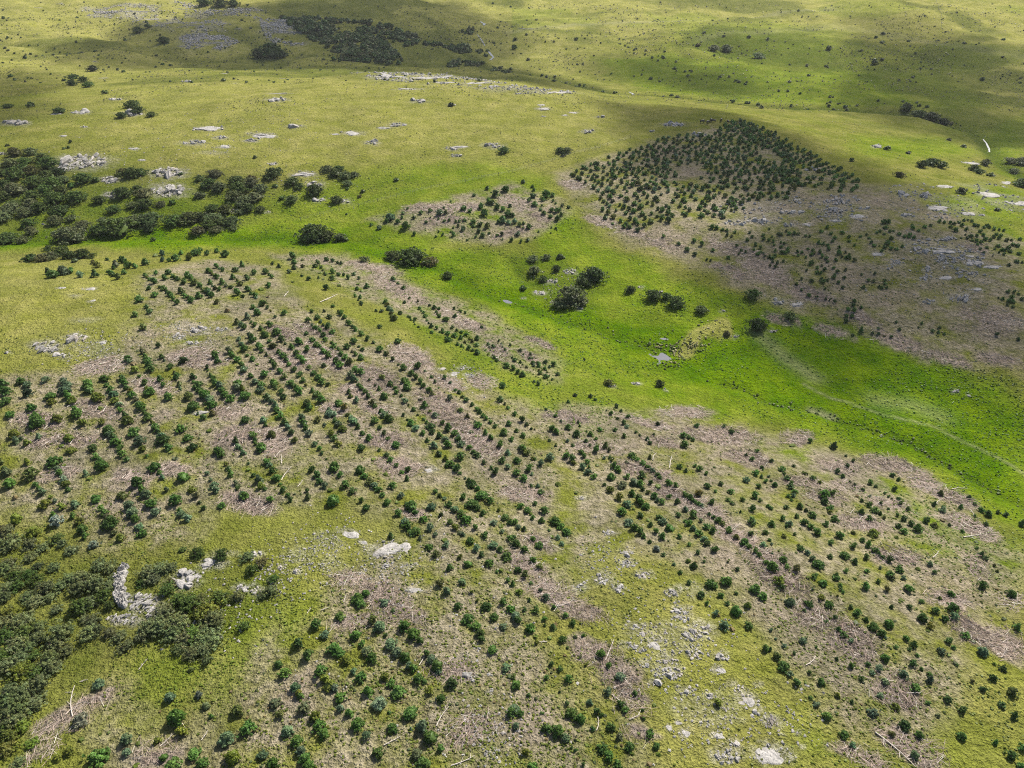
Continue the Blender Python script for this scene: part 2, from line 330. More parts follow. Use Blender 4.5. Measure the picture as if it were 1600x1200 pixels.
# ------------------------------------------------------------------ where the photo shows each plant: tile origin, zoom, then "x y radius tone"
TILES = [
(0,900,4,"""620 665 45 b;505 885 60 B;1065 745 38 b;1115 870 65 g;1245 740 30 w;1288 805 35 b;1490 830 50 g;1545 940 60 g;1410 1010 60 b;1455 1130 55 y;1218 1095 50 g;1265 1165 50 g;790 1025 42 b;800 1090 35 b;620 1105 75 g;1025 1125 35 g;1080 1175 65 g;850 1185 25 y;985 1025 30 y;865 1045 22 y;510 1020 25 y;370 1120 35 y;440 1085 35 y"""),
(400,900,4,"""370 290 48 g;435 350 42 b;275 410 45 d;525 245 40 g;635 130 50 g;690 102 34 g;655 165 38 g;805 160 33 b;855 212 18 d;725 260 42 g;775 310 45 b;625 360 40 g;930 300 42 g;985 350 45 g;1025 395 30 g;845 410 48 b;665 420 25 g;690 455 45 b;725 505 40 g;490 445 45 g;525 470 35 g;565 515 45 y;885 465 40 b;930 500 45 g;955 560 28 b;1100 510 38 b;1130 555 45 g;140 545 35 g;170 595 42 g;400 580 48 g;430 635 32 y;465 675 45 y;610 590 28 b;650 620 42 g;810 620 38 y;850 660 38 g;890 715 55 g;1015 630 38 g;1055 658 20 d;1090 708 32 y;1155 765 35 g;1225 660 48 d;245 685 42 b;265 730 30 y;120 785 48 b;315 810 52 b;365 875 42 y;390 925 45 g;425 975 45 g;525 755 45 g;530 820 30 b;770 790 52 b;970 845 55 g;635 915 52 g;690 985 35 b;855 945 45 g;1090 995 60 g;1155 1075 28 g;205 965 45 b;255 1020 50 g;275 1085 42 b;305 1130 48 g;340 1180 45 g;40 1110 40 b;110 1165 45 g;765 1100 50 g;1005 1110 42 b;1045 1170 50 g;1147 38 32 d;1285 30 28 b;1195 88 32 b;1255 182 38 g;1440 182 38 g;1320 260 42 g;1370 300 42 g;1400 350 35 g;1490 245 38 g;1545 310 35 b;1480 450 40 g;1560 565 42 b;1585 625 22 y;1585 845 35 g;1545 160 30 g;1590 195 35 g;810 365 18 d;835 850 15 d;155 860 32 d;480 90 14 y;925 205 12 y"""),
(800,900,4,"""5 45 22 g;45 95 28 y;215 130 28 b;178 85 18 b;110 148 16 d;150 205 30 g;20 240 35 b;80 205 18 d;110 325 38 g;265 310 25 y;345 235 20 y;380 292 26 g;435 295 12 y;150 378 20 y;235 385 18 y;315 385 35 g;395 378 20 y;70 430 14 y;555 485 35 g;330 495 14 y;425 505 14 b;245 545 22 d;300 575 22 d;345 632 35 g;215 632 20 g;205 595 14 y;680 625 35 b;600 720 32 b;770 730 22 d;700 790 20 y;795 765 12 y;485 785 26 b;530 840 28 d;370 850 42 g;425 890 42 g;285 960 55 g;330 1010 35 b;505 950 20 d;620 940 38 g;670 1003 28 b;730 1060 40 g;855 985 36 g;905 1060 32 g;915 1110 20 y;570 1070 45 g;610 1120 42 g;660 1170 42 g;445 1175 18 d;410 1140 14 y;125 1180 45 g;25 670 38 g;20 830 38 b;10 625 20 g;105 740 16 d;150 765 16 y;820 880 24 y;890 805 18 y;580 870 16 y;570 668 14 y;1245 45 38 g;1335 22 40 g;1105 40 20 d;1175 112 32 d;1515 75 38 g;1560 115 38 g;1470 180 28 y;1395 212 38 g;1325 295 40 b;1375 330 22 y;1475 305 30 g;1290 245 16 y;1585 450 30 g;1515 238 12 y;1285 785 30 y;860 1175 22 y"""),
(1200,900,4,"""340 35 35 g;425 8 25 g;250 10 18 y;610 60 32 g;742 78 25 d;875 72 32 g;770 5 25 g;1340 55 38 g;1520 105 35 g;1140 105 28 g;1072 140 22 y;1140 178 40 g;1180 200 22 g;135 152 45 b;250 165 35 g;330 128 28 y;380 168 35 g;515 190 20 d;550 222 32 g;610 268 22 g;545 290 22 y;655 310 38 g;710 352 38 g;755 295 35 g;830 150 20 y;770 190 16 d;885 190 20 d;1040 208 30 g;965 260 35 g;1100 262 26 g;1010 305 28 y;1000 340 18 y;860 382 24 g;905 425 28 g;1125 398 30 g;1080 462 35 b;1230 362 32 g;1345 465 40 b;1280 408 20 y;1550 315 30 g;1470 268 18 y;435 330 20 g;465 358 30 g;515 402 22 b;218 395 34 b;100 432 18 b;12 455 18 d;55 495 30 g;90 555 40 g;135 608 26 b;180 660 32 d;520 558 24 g;730 500 38 g;690 570 30 b;650 585 18 y;620 545 20 d;905 540 28 d;1170 545 20 y;1130 495 18 y;1470 568 32 g;1415 548 18 y;1510 715 40 g;1340 700 24 d;925 690 42 g;365 865 38 g;655 845 42 b;800 815 30 y;1210 830 32 g;1460 800 28 d;1535 870 30 d;850 925 45 d;470 985 40 g;770 980 28 d;940 980 35 g;1200 990 35 g;910 1110 35 b;525 1055 28 b;1585 1065 32 g;1520 1120 40 g;1580 1180 35 g;1025 1090 22 y;330 660 30 g;840 600 35 b;1010 645 30 b;700 740 25 b;1400 630 30 d"""),
(0,600,4,"""35 95 38 g;40 30 40 g;60 180 38 g;175 45 35 b;200 130 38 g;315 65 40 g;325 100 35 y;240 225 55 g;360 205 40 y;410 30 45 b;450 95 35 y;490 178 40 g;515 235 32 y;605 75 45 y;710 50 38 b;725 95 30 y;745 120 25 b;580 40 20 y;625 150 24 y;830 55 35 g;880 130 42 g;935 38 38 g;925 195 38 g;800 215 45 y;1060 70 36 g;1180 65 40 g;1210 130 42 g;1280 55 45 g;1325 112 42 g;1385 25 35 g;1440 80 35 g;1530 60 45 g;1490 15 30 b;1530 215 36 g;1310 290 25 y;1330 178 25 d;1275 205 25 d;95 300 40 y;105 345 30 b;170 360 28 y;245 325 25 b;430 335 35 y;300 375 18 y;385 385 22 y;450 405 35 y;590 385 40 d;335 470 55 g;210 550 55 g;175 480 28 y;45 535 42 b;70 605 45 g;10 480 25 g;400 508 20 y;540 553 24 b;560 592 22 y;640 505 45 g;685 275 45 g;690 305 30 b;730 350 42 g;835 285 45 g;865 350 45 b;895 400 28 y;770 430 30 g;793 462 24 g;970 260 30 g;985 285 22 g;1020 335 45 g;1055 385 32 g;1135 260 45 g;1170 328 36 g;1205 385 34 g;1095 465 22 y;1070 425 20 y;965 505 42 g;870 605 42 g;1015 577 24 b;1150 570 40 g;1295 552 18 b;1365 405 42 g;1390 430 30 g;1475 350 28 d;1490 388 24 b;1520 425 24 b;1580 310 30 g;1445 555 28 g;1425 520 22 y;1585 565 18 d;415 615 35 y;270 668 30 b;475 745 32 b;605 708 38 g;765 688 38 g;915 675 42 b;945 725 52 g;975 785 36 b;810 745 42 b;835 790 42 b;855 830 38 g;1100 725 48 g;1140 800 36 b;1175 830 32 b;1205 650 35 y;1230 688 30 b;1335 620 38 b;1350 655 30 b;1525 690 40 g;1385 750 32 g;1275 768 22 d;1045 655 22 b;280 740 38 y;390 755 32 y;345 850 50 B;495 850 35 y;520 895 38 g;655 790 32 g;690 855 60 g;870 880 35 b;895 915 42 g;755 958 32 y;590 990 42 B;105 835 40 y;95 712 24 y;640 235 28 y;1555 535 20 y;1490 635 22 y"""),
(400,600,4,"""35 20 38 b;270 40 32 g;175 72 25 d;380 55 32 g;410 90 32 g;315 110 36 g;335 142 28 g;122 130 32 b;155 185 32 g;180 230 32 g;200 262 26 b;222 295 26 d;242 345 28 g;285 200 28 b;295 235 28 g;310 268 26 g;335 300 28 b;390 215 28 g;48 220 26 b;70 258 22 y;100 310 34 g;30 395 38 g;470 175 36 b;520 115 32 g;550 145 28 y;628 97 25 b;580 45 20 d;660 20 24 g;685 40 22 g;730 110 32 d;800 65 36 g;770 25 18 g;930 100 24 b;945 15 32 g;1045 8 22 g;1082 32 26 g;1100 60 18 g;1055 128 30 g;1030 95 20 y;1270 48 18 d;985 155 18 g;920 188 16 d;830 210 38 g;740 222 30 g;610 225 32 b;640 260 24 g;545 268 34 y;470 305 28 y;800 305 22 d;705 332 32 g;830 335 18 y;870 370 36 g;515 365 30 y;660 393 30 g;370 370 22 b;398 397 20 g;412 428 18 d;770 408 16 d;970 240 28 g;1000 270 28 b;1090 255 34 d;1118 190 26 b;1165 240 20 g;1200 270 32 g;1240 300 30 g;1265 330 24 b;1145 320 26 g;1180 340 26 b;1200 372 32 g;1115 378 30 b;1285 368 30 b;1330 392 22 g;1280 160 22 g;1315 95 22 d;1350 125 18 g;1380 150 20 g;1400 170 20 g;1420 192 18 g;1440 210 18 g;1465 230 18 g;1495 258 18 g;1390 252 30 g;1345 300 24 y;1375 325 18 y;1435 300 24 g;1470 330 24 g;1550 298 30 g;1580 245 22 g;1525 88 26 g;1540 8 24 g;1575 145 16 g;1525 375 28 g;1575 425 24 b;1540 472 28 d;1360 422 20 g;1385 440 28 d;1285 445 42 g;1215 490 40 g;1250 520 22 b;1495 545 30 d;1425 485 20 d;815 440 24 g;838 468 26 g;735 470 24 y;878 505 20 g;950 530 25 g;812 565 20 y;945 588 22 d;858 630 30 g;485 515 40 g;525 560 26 g;350 528 28 g;385 562 30 g;430 630 28 b;400 602 18 g;97 532 34 g;130 575 34 g;20 590 32 b;35 630 30 y;168 655 28 g;200 690 18 g;215 720 22 d;92 715 30 g;320 665 18 d;328 702 26 g;480 718 46 g;465 665 22 y;565 620 34 g;605 660 30 g;650 528 36 g;680 565 34 g;715 600 36 g;745 625 34 b;660 722 22 g;690 770 28 g;820 730 34 g;883 740 20 y;905 690 30 b;965 760 42 g;890 802 30 g;925 850 36 b;955 880 40 g;990 910 40 g;1045 832 34 g;1095 762 34 b;1088 895 30 b;1120 935 20 b;1348 618 36 g;1120 667 20 g;1150 695 18 d;1210 740 36 g;1240 775 32 b;1275 805 34 g;1310 835 42 g;1295 700 28 g;1345 740 42 g;1415 685 42 g;1465 725 30 g;1385 770 30 g;1418 800 28 g;1245 888 28 y;1278 930 26 y;1335 972 34 g;1375 1020 30 b;1180 975 26 y;1190 1000 28 b;1080 1005 36 g;1120 1055 36 g;1210 1145 28 g;1325 1115 34 g;1455 1108 34 g;1430 940 28 d;1480 1000 34 b;1525 1030 26 g;1565 1070 36 g;1485 862 28 b;1530 888 24 y;1375 885 16 y;1560 822 34 g;1590 860 28 g;1585 960 24 g;845 945 26 d;1530 1165 22 y;1210 85 24 b"""),
(800,600,4,"""395 65 18 d;490 72 18 d;352 108 14 d;520 92 14 d;652 135 18 d;618 178 18 g;212 153 13 d;18 182 20 g;65 218 26 g;90 248 18 g;268 195 16 g;412 235 14 d;350 265 26 g;250 272 26 g;278 292 26 g;550 278 20 g;400 308 30 g;490 308 24 g;645 282 18 g;235 348 14 d;462 352 18 d;380 380 16 d;28 288 18 g;70 315 24 g;698 240 20 g;718 262 18 b;700 322 20 g;722 200 18 g;910 245 18 d;845 340 18 d;860 362 18 d;885 315 14 d;1070 315 26 g;1105 328 18 g;1130 345 16 g;1078 375 30 g;1155 255 20 g;1370 295 22 g;1325 260 16 d;70 400 30 g;95 425 26 g;240 452 32 b;340 440 28 g;375 465 28 g;430 420 22 g;450 445 22 g;525 405 28 g;585 385 26 g;605 410 18 d;30 470 34 g;180 492 26 b;105 525 30 g;30 550 30 g;75 582 32 g;440 515 28 b;470 545 28 b;512 572 26 g;530 505 18 y;575 460 14 b;635 505 26 g;660 525 24 g;618 570 36 g;750 440 34 g;785 470 18 g;815 488 24 g;848 518 22 g;875 535 22 b;862 455 20 d;718 488 20 y;812 565 32 g;720 575 24 g;765 605 34 b;800 620 28 g;865 612 20 g;685 620 40 b;615 655 34 y;910 640 26 y;980 612 28 g;1022 632 22 g;1048 512 22 g;1085 538 18 d;1170 525 26 g;1212 555 18 g;1142 508 16 g;1220 632 26 g;1303 622 20 d;1370 668 24 g;1245 735 26 g;1350 718 20 g;1378 748 22 y;1440 718 20 g;1515 695 28 g;1550 722 18 g;1500 775 26 g;1540 635 22 g;1465 595 26 b;1522 552 28 g;1558 575 18 d;1498 462 22 g;1462 440 14 d;1528 415 18 g;1560 515 16 d;1265 518 16 y;750 680 28 g;885 695 28 g;905 722 22 b;935 735 24 g;982 700 20 d;1030 730 24 d;1080 685 26 g;1110 705 24 g;1135 725 24 g;1165 745 20 g;1165 678 30 y;790 715 32 g;805 735 30 g;840 760 28 g;720 742 38 b;680 795 34 g;760 780 16 y;800 815 24 g;725 855 36 b;762 890 30 g;800 920 30 g;865 878 20 g;850 850 22 y;945 850 36 b;985 888 36 g;900 915 24 g;938 945 30 g;1045 948 20 g;1085 778 24 b;1130 815 32 g;1105 865 26 g;1130 895 26 b;1165 930 30 g;1195 960 26 b;1215 885 28 g;1250 910 28 g;1285 845 28 g;1315 870 24 g;1180 850 18 b;1490 930 24 d;1495 850 32 g;1445 980 34 g;1480 1012 22 g;1520 1042 22 g;1265 1028 30 g;1160 1050 18 d;1580 920 22 g;1570 1000 22 b;905 1022 28 B;945 1062 18 d;1100 1105 24 y;1135 1132 28 g;1585 1110 24 g;1410 1155 16 d;180 672 26 g;50 760 26 g;95 785 30 g;205 785 32 g;145 742 18 d;185 850 26 g;270 845 40 g;300 880 34 g;340 915 36 g;15 855 28 g;40 890 22 b;130 962 24 g;170 1000 34 g;250 955 20 y;285 955 20 b;312 995 20 b;25 990 34 g;75 1025 28 g;130 1093 26 g;170 1135 26 g;40 1155 34 g;80 1185 30 g;10 952 18 d;285 625 24 y;400 680 20 y"""),
(1200,600,4,"""262 352 20 g;150 385 24 y;408 385 28 d;18 475 20 d;88 525 26 g;160 508 14 d;530 475 16 d;495 508 18 d;430 542 22 d;465 570 18 g;280 582 20 g;40 625 22 g;138 635 26 d;230 560 24 y;340 685 42 g;400 675 26 g;637 612 24 g;670 635 16 d;775 565 20 g;812 592 18 d;590 655 16 d;788 652 20 d;112 765 22 d;200 760 28 g;235 785 18 d;275 815 28 g;222 855 30 g;265 888 26 g;303 920 32 g;415 835 32 g;362 870 24 g;130 865 28 b;90 838 22 g;22 868 28 g;445 938 32 g;390 985 24 g;580 798 24 g;632 835 24 g;628 750 26 g;665 780 30 g;700 805 18 g;825 742 20 d;705 742 16 d;845 838 26 g;890 868 26 g;930 898 32 g;850 915 28 g;815 885 22 g;985 848 28 g;1035 878 26 g;1090 852 20 y;1132 878 14 g;1035 745 22 d;1075 680 24 g;1090 778 28 b;1200 765 20 g;1255 705 18 d;1330 782 24 g;1375 808 30 g;1435 798 18 d;1482 810 22 d;1358 872 20 d;1580 868 28 g;1212 918 16 g;655 925 40 y;530 1008 26 g;625 998 28 g;665 1030 28 g;612 1078 24 g;540 1102 28 g;480 1065 34 g;385 1072 22 g;315 1115 44 g;205 1022 26 g;245 1048 22 b;90 1095 32 g;118 1135 24 g;30 1140 40 g;615 1165 20 g;820 1145 36 g;1010 1118 22 b;760 1185 28 g;935 1155 22 y;1330 1058 22 d;1358 1085 22 d;1412 1130 14 d;1300 985 18 y;800 958 20 y;295 1190 20 g;425 1195 26 g;555 700 16 y;585 725 16 d"""),
(0,380,5,"""840 120 20 d;960 125 40 g;1140 145 35 g;910 165 35 b;1000 170 40 g;1060 175 30 g;770 165 35 y;730 145 25 d;500 210 50 b;425 225 55 g;555 210 35 g;630 240 35 b;380 215 30 d;745 240 38 d;860 220 28 g;925 255 35 g;975 222 26 g;890 190 20 g;1215 100 30 y;1270 75 30 b;1380 110 40 g;1320 130 22 g;1480 105 38 y;1530 65 45 g;1560 40 25 g;1270 125 25 b;1420 70 25 g;1140 245 26 g;1210 290 34 g;1290 265 30 g;1320 220 32 g;1165 345 26 g;1215 395 32 g;1280 345 30 g;1095 425 40 g;1330 390 28 g;1385 455 28 g;1415 365 34 g;1450 405 28 g;1495 435 34 g;1555 405 38 g;1390 275 26 d;1440 295 32 g;1475 245 36 g;1520 300 36 g;1565 325 30 g;1590 360 25 g;1220 230 22 g;1060 550 30 g;1175 525 28 d;1145 490 22 d;1125 650 36 g;1120 840 28 b;1240 795 26 d;1265 880 26 d;1150 895 42 g;1195 965 44 g;995 895 32 d;1045 940 30 y;1060 980 36 y;1430 910 40 d;1330 960 32 g;960 1045 36 g;975 1080 34 g;820 1045 44 g;690 1085 50 g;355 1060 36 b;165 1070 45 g;210 1095 42 b;510 1065 44 b;530 1095 42 b;1130 1080 34 g;1250 1055 34 g;1380 1030 40 g;1405 1095 30 g;1510 1035 32 g;1545 1095 42 g;1275 1100 26 g;30 1090 40 g"""),
(320,380,5,"""95 55 26 g;165 80 38 g;20 75 28 g;30 210 30 g;95 175 26 g;140 205 22 g;245 200 32 d;295 165 30 g;385 225 30 g;475 215 32 g;525 255 24 g;500 325 30 g;95 255 28 g;140 295 34 g;45 300 26 g;220 262 28 g;280 310 30 g;335 265 30 g;205 338 24 g;85 345 26 g;115 355 24 g;260 380 36 g;340 350 34 g;395 400 28 g;440 360 30 y;300 410 20 d;25 365 34 g;55 400 32 g;95 450 28 g;380 490 28 g;410 535 36 g;450 465 36 g;490 500 20 d;335 565 36 b;255 610 30 g;180 530 30 y;550 570 18 d;620 535 32 g;510 628 32 g;390 632 26 g;310 650 30 d;440 660 26 g;470 705 42 g;835 525 20 d;805 595 28 g;880 570 30 g;935 525 16 d;975 570 24 d;1000 485 20 g;1065 540 30 g;1090 570 24 g;1130 620 28 g;1180 665 28 g;1225 700 30 g;960 645 32 g;1000 685 30 g;865 655 28 g;900 680 24 g;930 710 26 g;755 655 18 y;795 700 22 g;570 690 40 g;605 740 34 g;375 745 38 g;430 795 36 g;270 740 24 b;285 780 24 b;310 815 38 g;195 830 36 b;215 870 34 g;255 900 34 g;290 940 32 g;310 980 36 b;535 785 44 g;505 760 22 g;680 805 30 g;740 760 40 g;800 820 34 g;725 855 30 y;765 905 38 g;840 750 28 g;870 785 34 g;895 800 24 g;945 750 26 g;1010 795 34 g;1045 820 22 g;1115 800 34 g;1165 755 36 g;1270 740 26 g;1320 770 18 d;1235 825 22 d;1365 645 24 d;1370 820 34 g;1420 855 26 g;1510 760 32 g;1470 900 22 d;1180 860 24 g;1220 890 30 g;1065 855 30 g;1100 880 34 g;1130 920 38 g;1060 945 36 g;1025 900 24 d;930 835 34 g;965 870 36 g;1180 975 36 g;1225 1000 34 g;1140 1020 36 b;1165 1055 36 b;930 945 24 d;610 870 34 g;635 900 24 g;375 900 28 g;525 910 24 d;545 950 32 g;590 990 32 g;625 1030 34 g;670 1080 34 g;690 1100 30 g;660 940 24 g;700 980 30 g;740 1020 30 g;770 1060 28 g;820 965 24 g;850 1005 30 g;890 1040 34 g;920 1080 34 g;960 1100 22 d;470 1015 38 g;360 1030 28 g;395 1070 34 b;440 1095 36 g;260 1085 38 g;545 1085 38 g;85 1085 34 g;120 1100 34 b;65 1050 26 g;85 870 38 g;100 915 34 d;20 965 22 d;1385 1040 30 g;1450 1100 28 g;1555 965 32 g;1565 1060 32 g;1585 1100 34 g;410 945 20 y;690 95 36 g;580 175 24 g;530 155 18 d;700 140 28 g;765 130 20 y;765 175 20 g;700 185 26 g;660 215 24 b;860 170 26 g;880 135 18 d;910 185 18 d;840 205 18 y;950 120 24 d;1000 130 20 d;1065 152 18 d;1040 150 16 d;1000 215 28 g;1045 238 24 g;1085 245 18 d;1000 268 28 g;900 230 20 y;945 240 18 d;1120 265 22 d;1165 235 22 d;1205 268 18 d;810 272 22 d;760 250 16 d;925 280 18 y;950 340 32 g;890 265 14 d;1265 332 28 g;1190 350 22 g;1200 320 22 y;1225 375 20 y;1175 408 18 g;1215 415 22 g;1050 330 22 y;1470 270 24 d;1555 345 20 g;1410 450 28 g;1440 505 26 b;1340 520 16 g;1380 525 20 d;1480 575 36 g;1525 540 20 g;1225 470 20 d;1560 460 16 g;1590 570 16 d;690 300 20 y;495 418 20 y"""),
(600,400,5,"""40 405 26 b;130 440 22 g;80 475 28 g;160 358 16 d;200 325 16 d;265 350 14 d;280 405 18 g;325 465 24 g;240 487 20 g;205 475 16 g;355 382 16 d;395 395 26 g;430 405 18 g;430 465 20 g;485 487 32 g;552 465 26 d;548 405 16 d;595 425 20 g;635 440 16 g;270 550 14 d;370 543 22 d;413 557 20 g;375 592 18 g;457 580 20 g;500 597 26 g;500 645 32 g;555 613 28 g;533 553 20 d;570 575 16 d;605 590 18 g;600 637 22 g;638 607 24 g;575 685 18 g;607 697 18 g;660 712 28 g;692 730 20 g;730 745 30 d;728 640 26 g;722 688 26 g;765 552 18 d;815 683 20 d;855 700 22 d;895 662 14 d;985 692 16 d;945 732 18 d;1068 732 20 d;1145 762 18 d;862 788 18 g;885 812 18 y;840 822 18 y;960 852 30 g;1010 870 26 g;1045 900 24 g;1085 915 30 g;1022 808 24 g;1065 828 16 d;1113 862 16 d;1165 828 24 g;1210 848 26 g;1260 820 26 g;1325 838 28 d;1258 875 20 g;1218 908 22 g;1262 932 28 g;1355 915 24 d;1205 995 22 d;1315 960 14 g;925 1000 32 g;105 660 28 g;15 755 22 g;70 800 20 g;1565 803 16 d;70 170 22 d;150 862 30 g;265 855 36 g;215 910 30 g;250 940 30 g;285 975 28 g;155 975 30 g;475 942 24 g;370 940 18 d;400 978 18 d;50 990 28 d"""),
(560,270,4.706,"""235 310 45 b;210 345 25 g;330 290 18 d;290 350 24 g;340 385 38 g;150 395 26 b;92 378 16 d;465 285 22 d;408 325 18 d;600 285 34 b;640 285 24 d;500 355 18 d;410 445 18 d;320 325 16 g;525 270 22 g;770 250 30 g;850 160 18 d;900 240 30 g;960 200 30 g;985 215 26 g;1020 245 30 g;820 270 24 g;925 290 36 g;1060 260 26 g;1115 240 18 d;1100 290 36 g;1140 305 20 g;1080 110 38 g;1000 145 38 d;950 110 22 d;1210 60 22 d;1280 95 18 g;1290 120 16 g;1285 160 30 d;1380 145 42 g;1430 155 24 g;1355 190 22 g;1250 195 22 d;1295 225 30 g;1350 235 12 g;1430 200 16 g;1500 235 18 d;1545 245 20 d;1450 220 12 g;1340 265 18 g;1360 290 24 g;1420 265 26 g;1455 270 28 g;1490 300 22 g;1415 315 22 g;1460 328 30 g;1480 270 16 g;845 350 28 g;895 370 26 d;945 385 30 g;850 385 20 g;780 340 18 g;740 350 16 g;715 355 16 g;665 345 16 g;630 350 16 g;1060 330 30 g;1030 355 20 g;1070 350 26 b;1100 360 26 b;1150 355 24 b;1180 375 22 g;1215 365 16 g;1255 390 28 g;1210 400 12 g;770 405 26 b;735 385 16 g;700 400 12 g;885 425 22 d;865 465 14 g;915 455 24 g;960 440 14 g;1055 445 20 d;1020 455 16 g;1175 440 26 b;1125 490 20 d;1245 490 18 g;1195 500 16 g;1060 485 10 g;1300 475 8 g;1325 430 10 g;1420 400 10 g;1450 405 12 g;1415 440 8 g;1460 420 8 g;700 450 22 g;620 450 14 g;570 465 12 g;590 430 10 g;680 430 10 g;800 490 12 g;530 325 10 g;680 205 10 g;630 250 12 g;360 260 12 g;590 335 12 g"""),
(1100,300,5,"""310 120 18 g;215 105 16 d;145 185 24 g;155 145 20 g;30 150 18 g;75 175 22 g;60 265 26 g;100 275 22 g;145 285 20 g;180 295 18 g;240 310 16 g;180 330 18 d;215 340 16 d;355 310 16 g;375 345 16 g;335 370 18 g;460 330 20 g;510 285 14 g;465 362 18 g;505 368 18 g;540 380 16 g;530 345 14 g;600 320 26 g;575 320 16 g;640 300 14 g;660 315 22 g;700 315 22 g;735 320 18 g;795 335 16 g;825 340 16 g;910 300 22 g;960 270 20 g;990 315 20 g;1020 350 20 g;1080 310 22 g;895 390 20 g;930 400 18 g;965 410 18 g;1000 380 18 g;1130 345 16 g;1135 378 16 g;1175 410 16 g;1220 340 18 g;1270 330 16 g;1290 355 16 g;1305 385 18 g;1330 410 22 g;1350 310 16 g;1420 270 24 g;1400 225 30 g;1440 225 22 g;1460 355 22 g;1430 390 28 g;1410 425 22 g;1460 430 22 g;1505 440 20 g;1545 420 18 g;1385 455 20 g;1520 320 22 g;1570 340 18 g;545 410 14 g;600 390 14 g;625 395 16 g;655 435 18 g;605 425 16 g;555 455 16 g;605 462 22 g;635 470 18 g;730 460 16 g;765 465 16 g;735 492 14 g;840 482 18 g;795 505 14 g;905 462 20 g;975 440 18 g;1055 425 16 g;1105 465 14 d;920 495 20 g;955 510 20 g;1030 525 20 g;965 540 16 g;1110 505 18 g;1175 525 20 d;1075 500 14 d;850 450 16 g;810 440 14 g;840 550 22 g;400 410 18 g;440 430 18 g;390 450 14 g;420 480 22 g;445 465 18 g;510 503 20 g;475 498 14 d;555 490 18 g;570 550 18 d;535 540 14 d;620 535 16 d;515 572 16 d;555 582 18 d;290 455 18 d;325 462 16 d;255 415 16 d;270 480 12 d;880 622 20 g;910 630 16 g;940 600 20 d;1010 590 16 g;1040 615 18 d;1015 655 24 g;965 680 18 d;915 675 18 d;835 685 20 d;760 675 16 d;800 608 14 d;920 570 14 d;1050 700 18 d;1085 740 18 d;945 750 14 d;1095 665 16 d;1105 605 16 d;1230 640 14 d;1335 630 16 d;1285 685 18 g;1325 690 18 g;1410 685 18 g;1415 712 16 g;1390 740 20 g;1425 745 14 g;1245 740 18 d;1365 735 14 d;815 800 22 g;880 815 16 d;950 832 14 d;1020 850 18 d;1170 842 20 g;1165 880 18 g;1125 910 20 g;1170 920 22 g;1228 895 18 d;1110 960 20 g;1155 965 20 g;1110 1000 24 d;1225 1075 28 d;1160 1112 16 d;1315 1098 16 d;1360 1105 18 d;1410 1120 12 d;1460 1125 16 d;1525 1065 18 d;1360 1060 14 d;1500 1010 14 d;50 530 14 d;20 525 14 d;980 840 12 d;760 760 14 d;720 720 14 d"""),
(1360,300,5,"""540 225 20 g;575 235 18 g;620 235 18 g;650 240 20 g;690 230 20 g;715 255 22 g;730 215 18 g;790 225 16 g;760 215 14 g;815 250 24 g;625 265 20 g;660 290 28 g;745 285 22 g;840 260 16 g;855 300 22 g;885 270 18 g;910 260 20 g;925 270 18 g;965 280 22 g;1005 290 16 g;1040 297 16 g;880 330 20 g;830 335 20 g;790 340 20 g;900 360 24 g;935 370 20 g;960 345 20 g;1000 355 20 g;985 325 18 g;1015 330 18 g;860 385 20 g;825 375 20 g;790 370 18 g;755 355 18 d;770 335 14 g;740 330 12 d;710 355 14 d;835 405 16 g;1060 370 22 d;1100 370 16 d;1165 360 20 g;1000 415 22 g;1075 425 22 g;1110 400 22 g;1145 410 22 g;1025 445 22 g;1050 445 20 g;1090 458 22 g;1040 480 18 g;970 440 14 g;908 428 18 g;860 440 16 d;885 470 18 d;1160 475 22 g;1000 470 12 d;955 495 8 d;1145 535 26 d;1180 545 16 d;1080 565 20 d;465 255 18 g;425 265 22 g;375 295 18 g;320 255 16 g;330 275 22 g;310 325 22 g;335 350 22 g;300 350 16 g;262 345 16 g;125 225 24 g;120 275 18 g;150 300 18 g;105 320 16 g;180 300 14 g;70 300 16 g;160 355 20 g;1075 770 20 g;1120 775 18 g;1155 790 14 g;1105 815 22 g;1030 830 18 g;1080 845 22 g;1110 850 22 g;1185 828 20 g;1070 880 14 d;1110 890 18 d;1000 825 10 d;985 1105 20 d;1155 1145 18 d;535 1050 18 d;485 1080 18 d;530 1090 16 d;575 1105 14 d;400 1020 14 d;375 1055 10 d;225 1065 14 d"""),
]
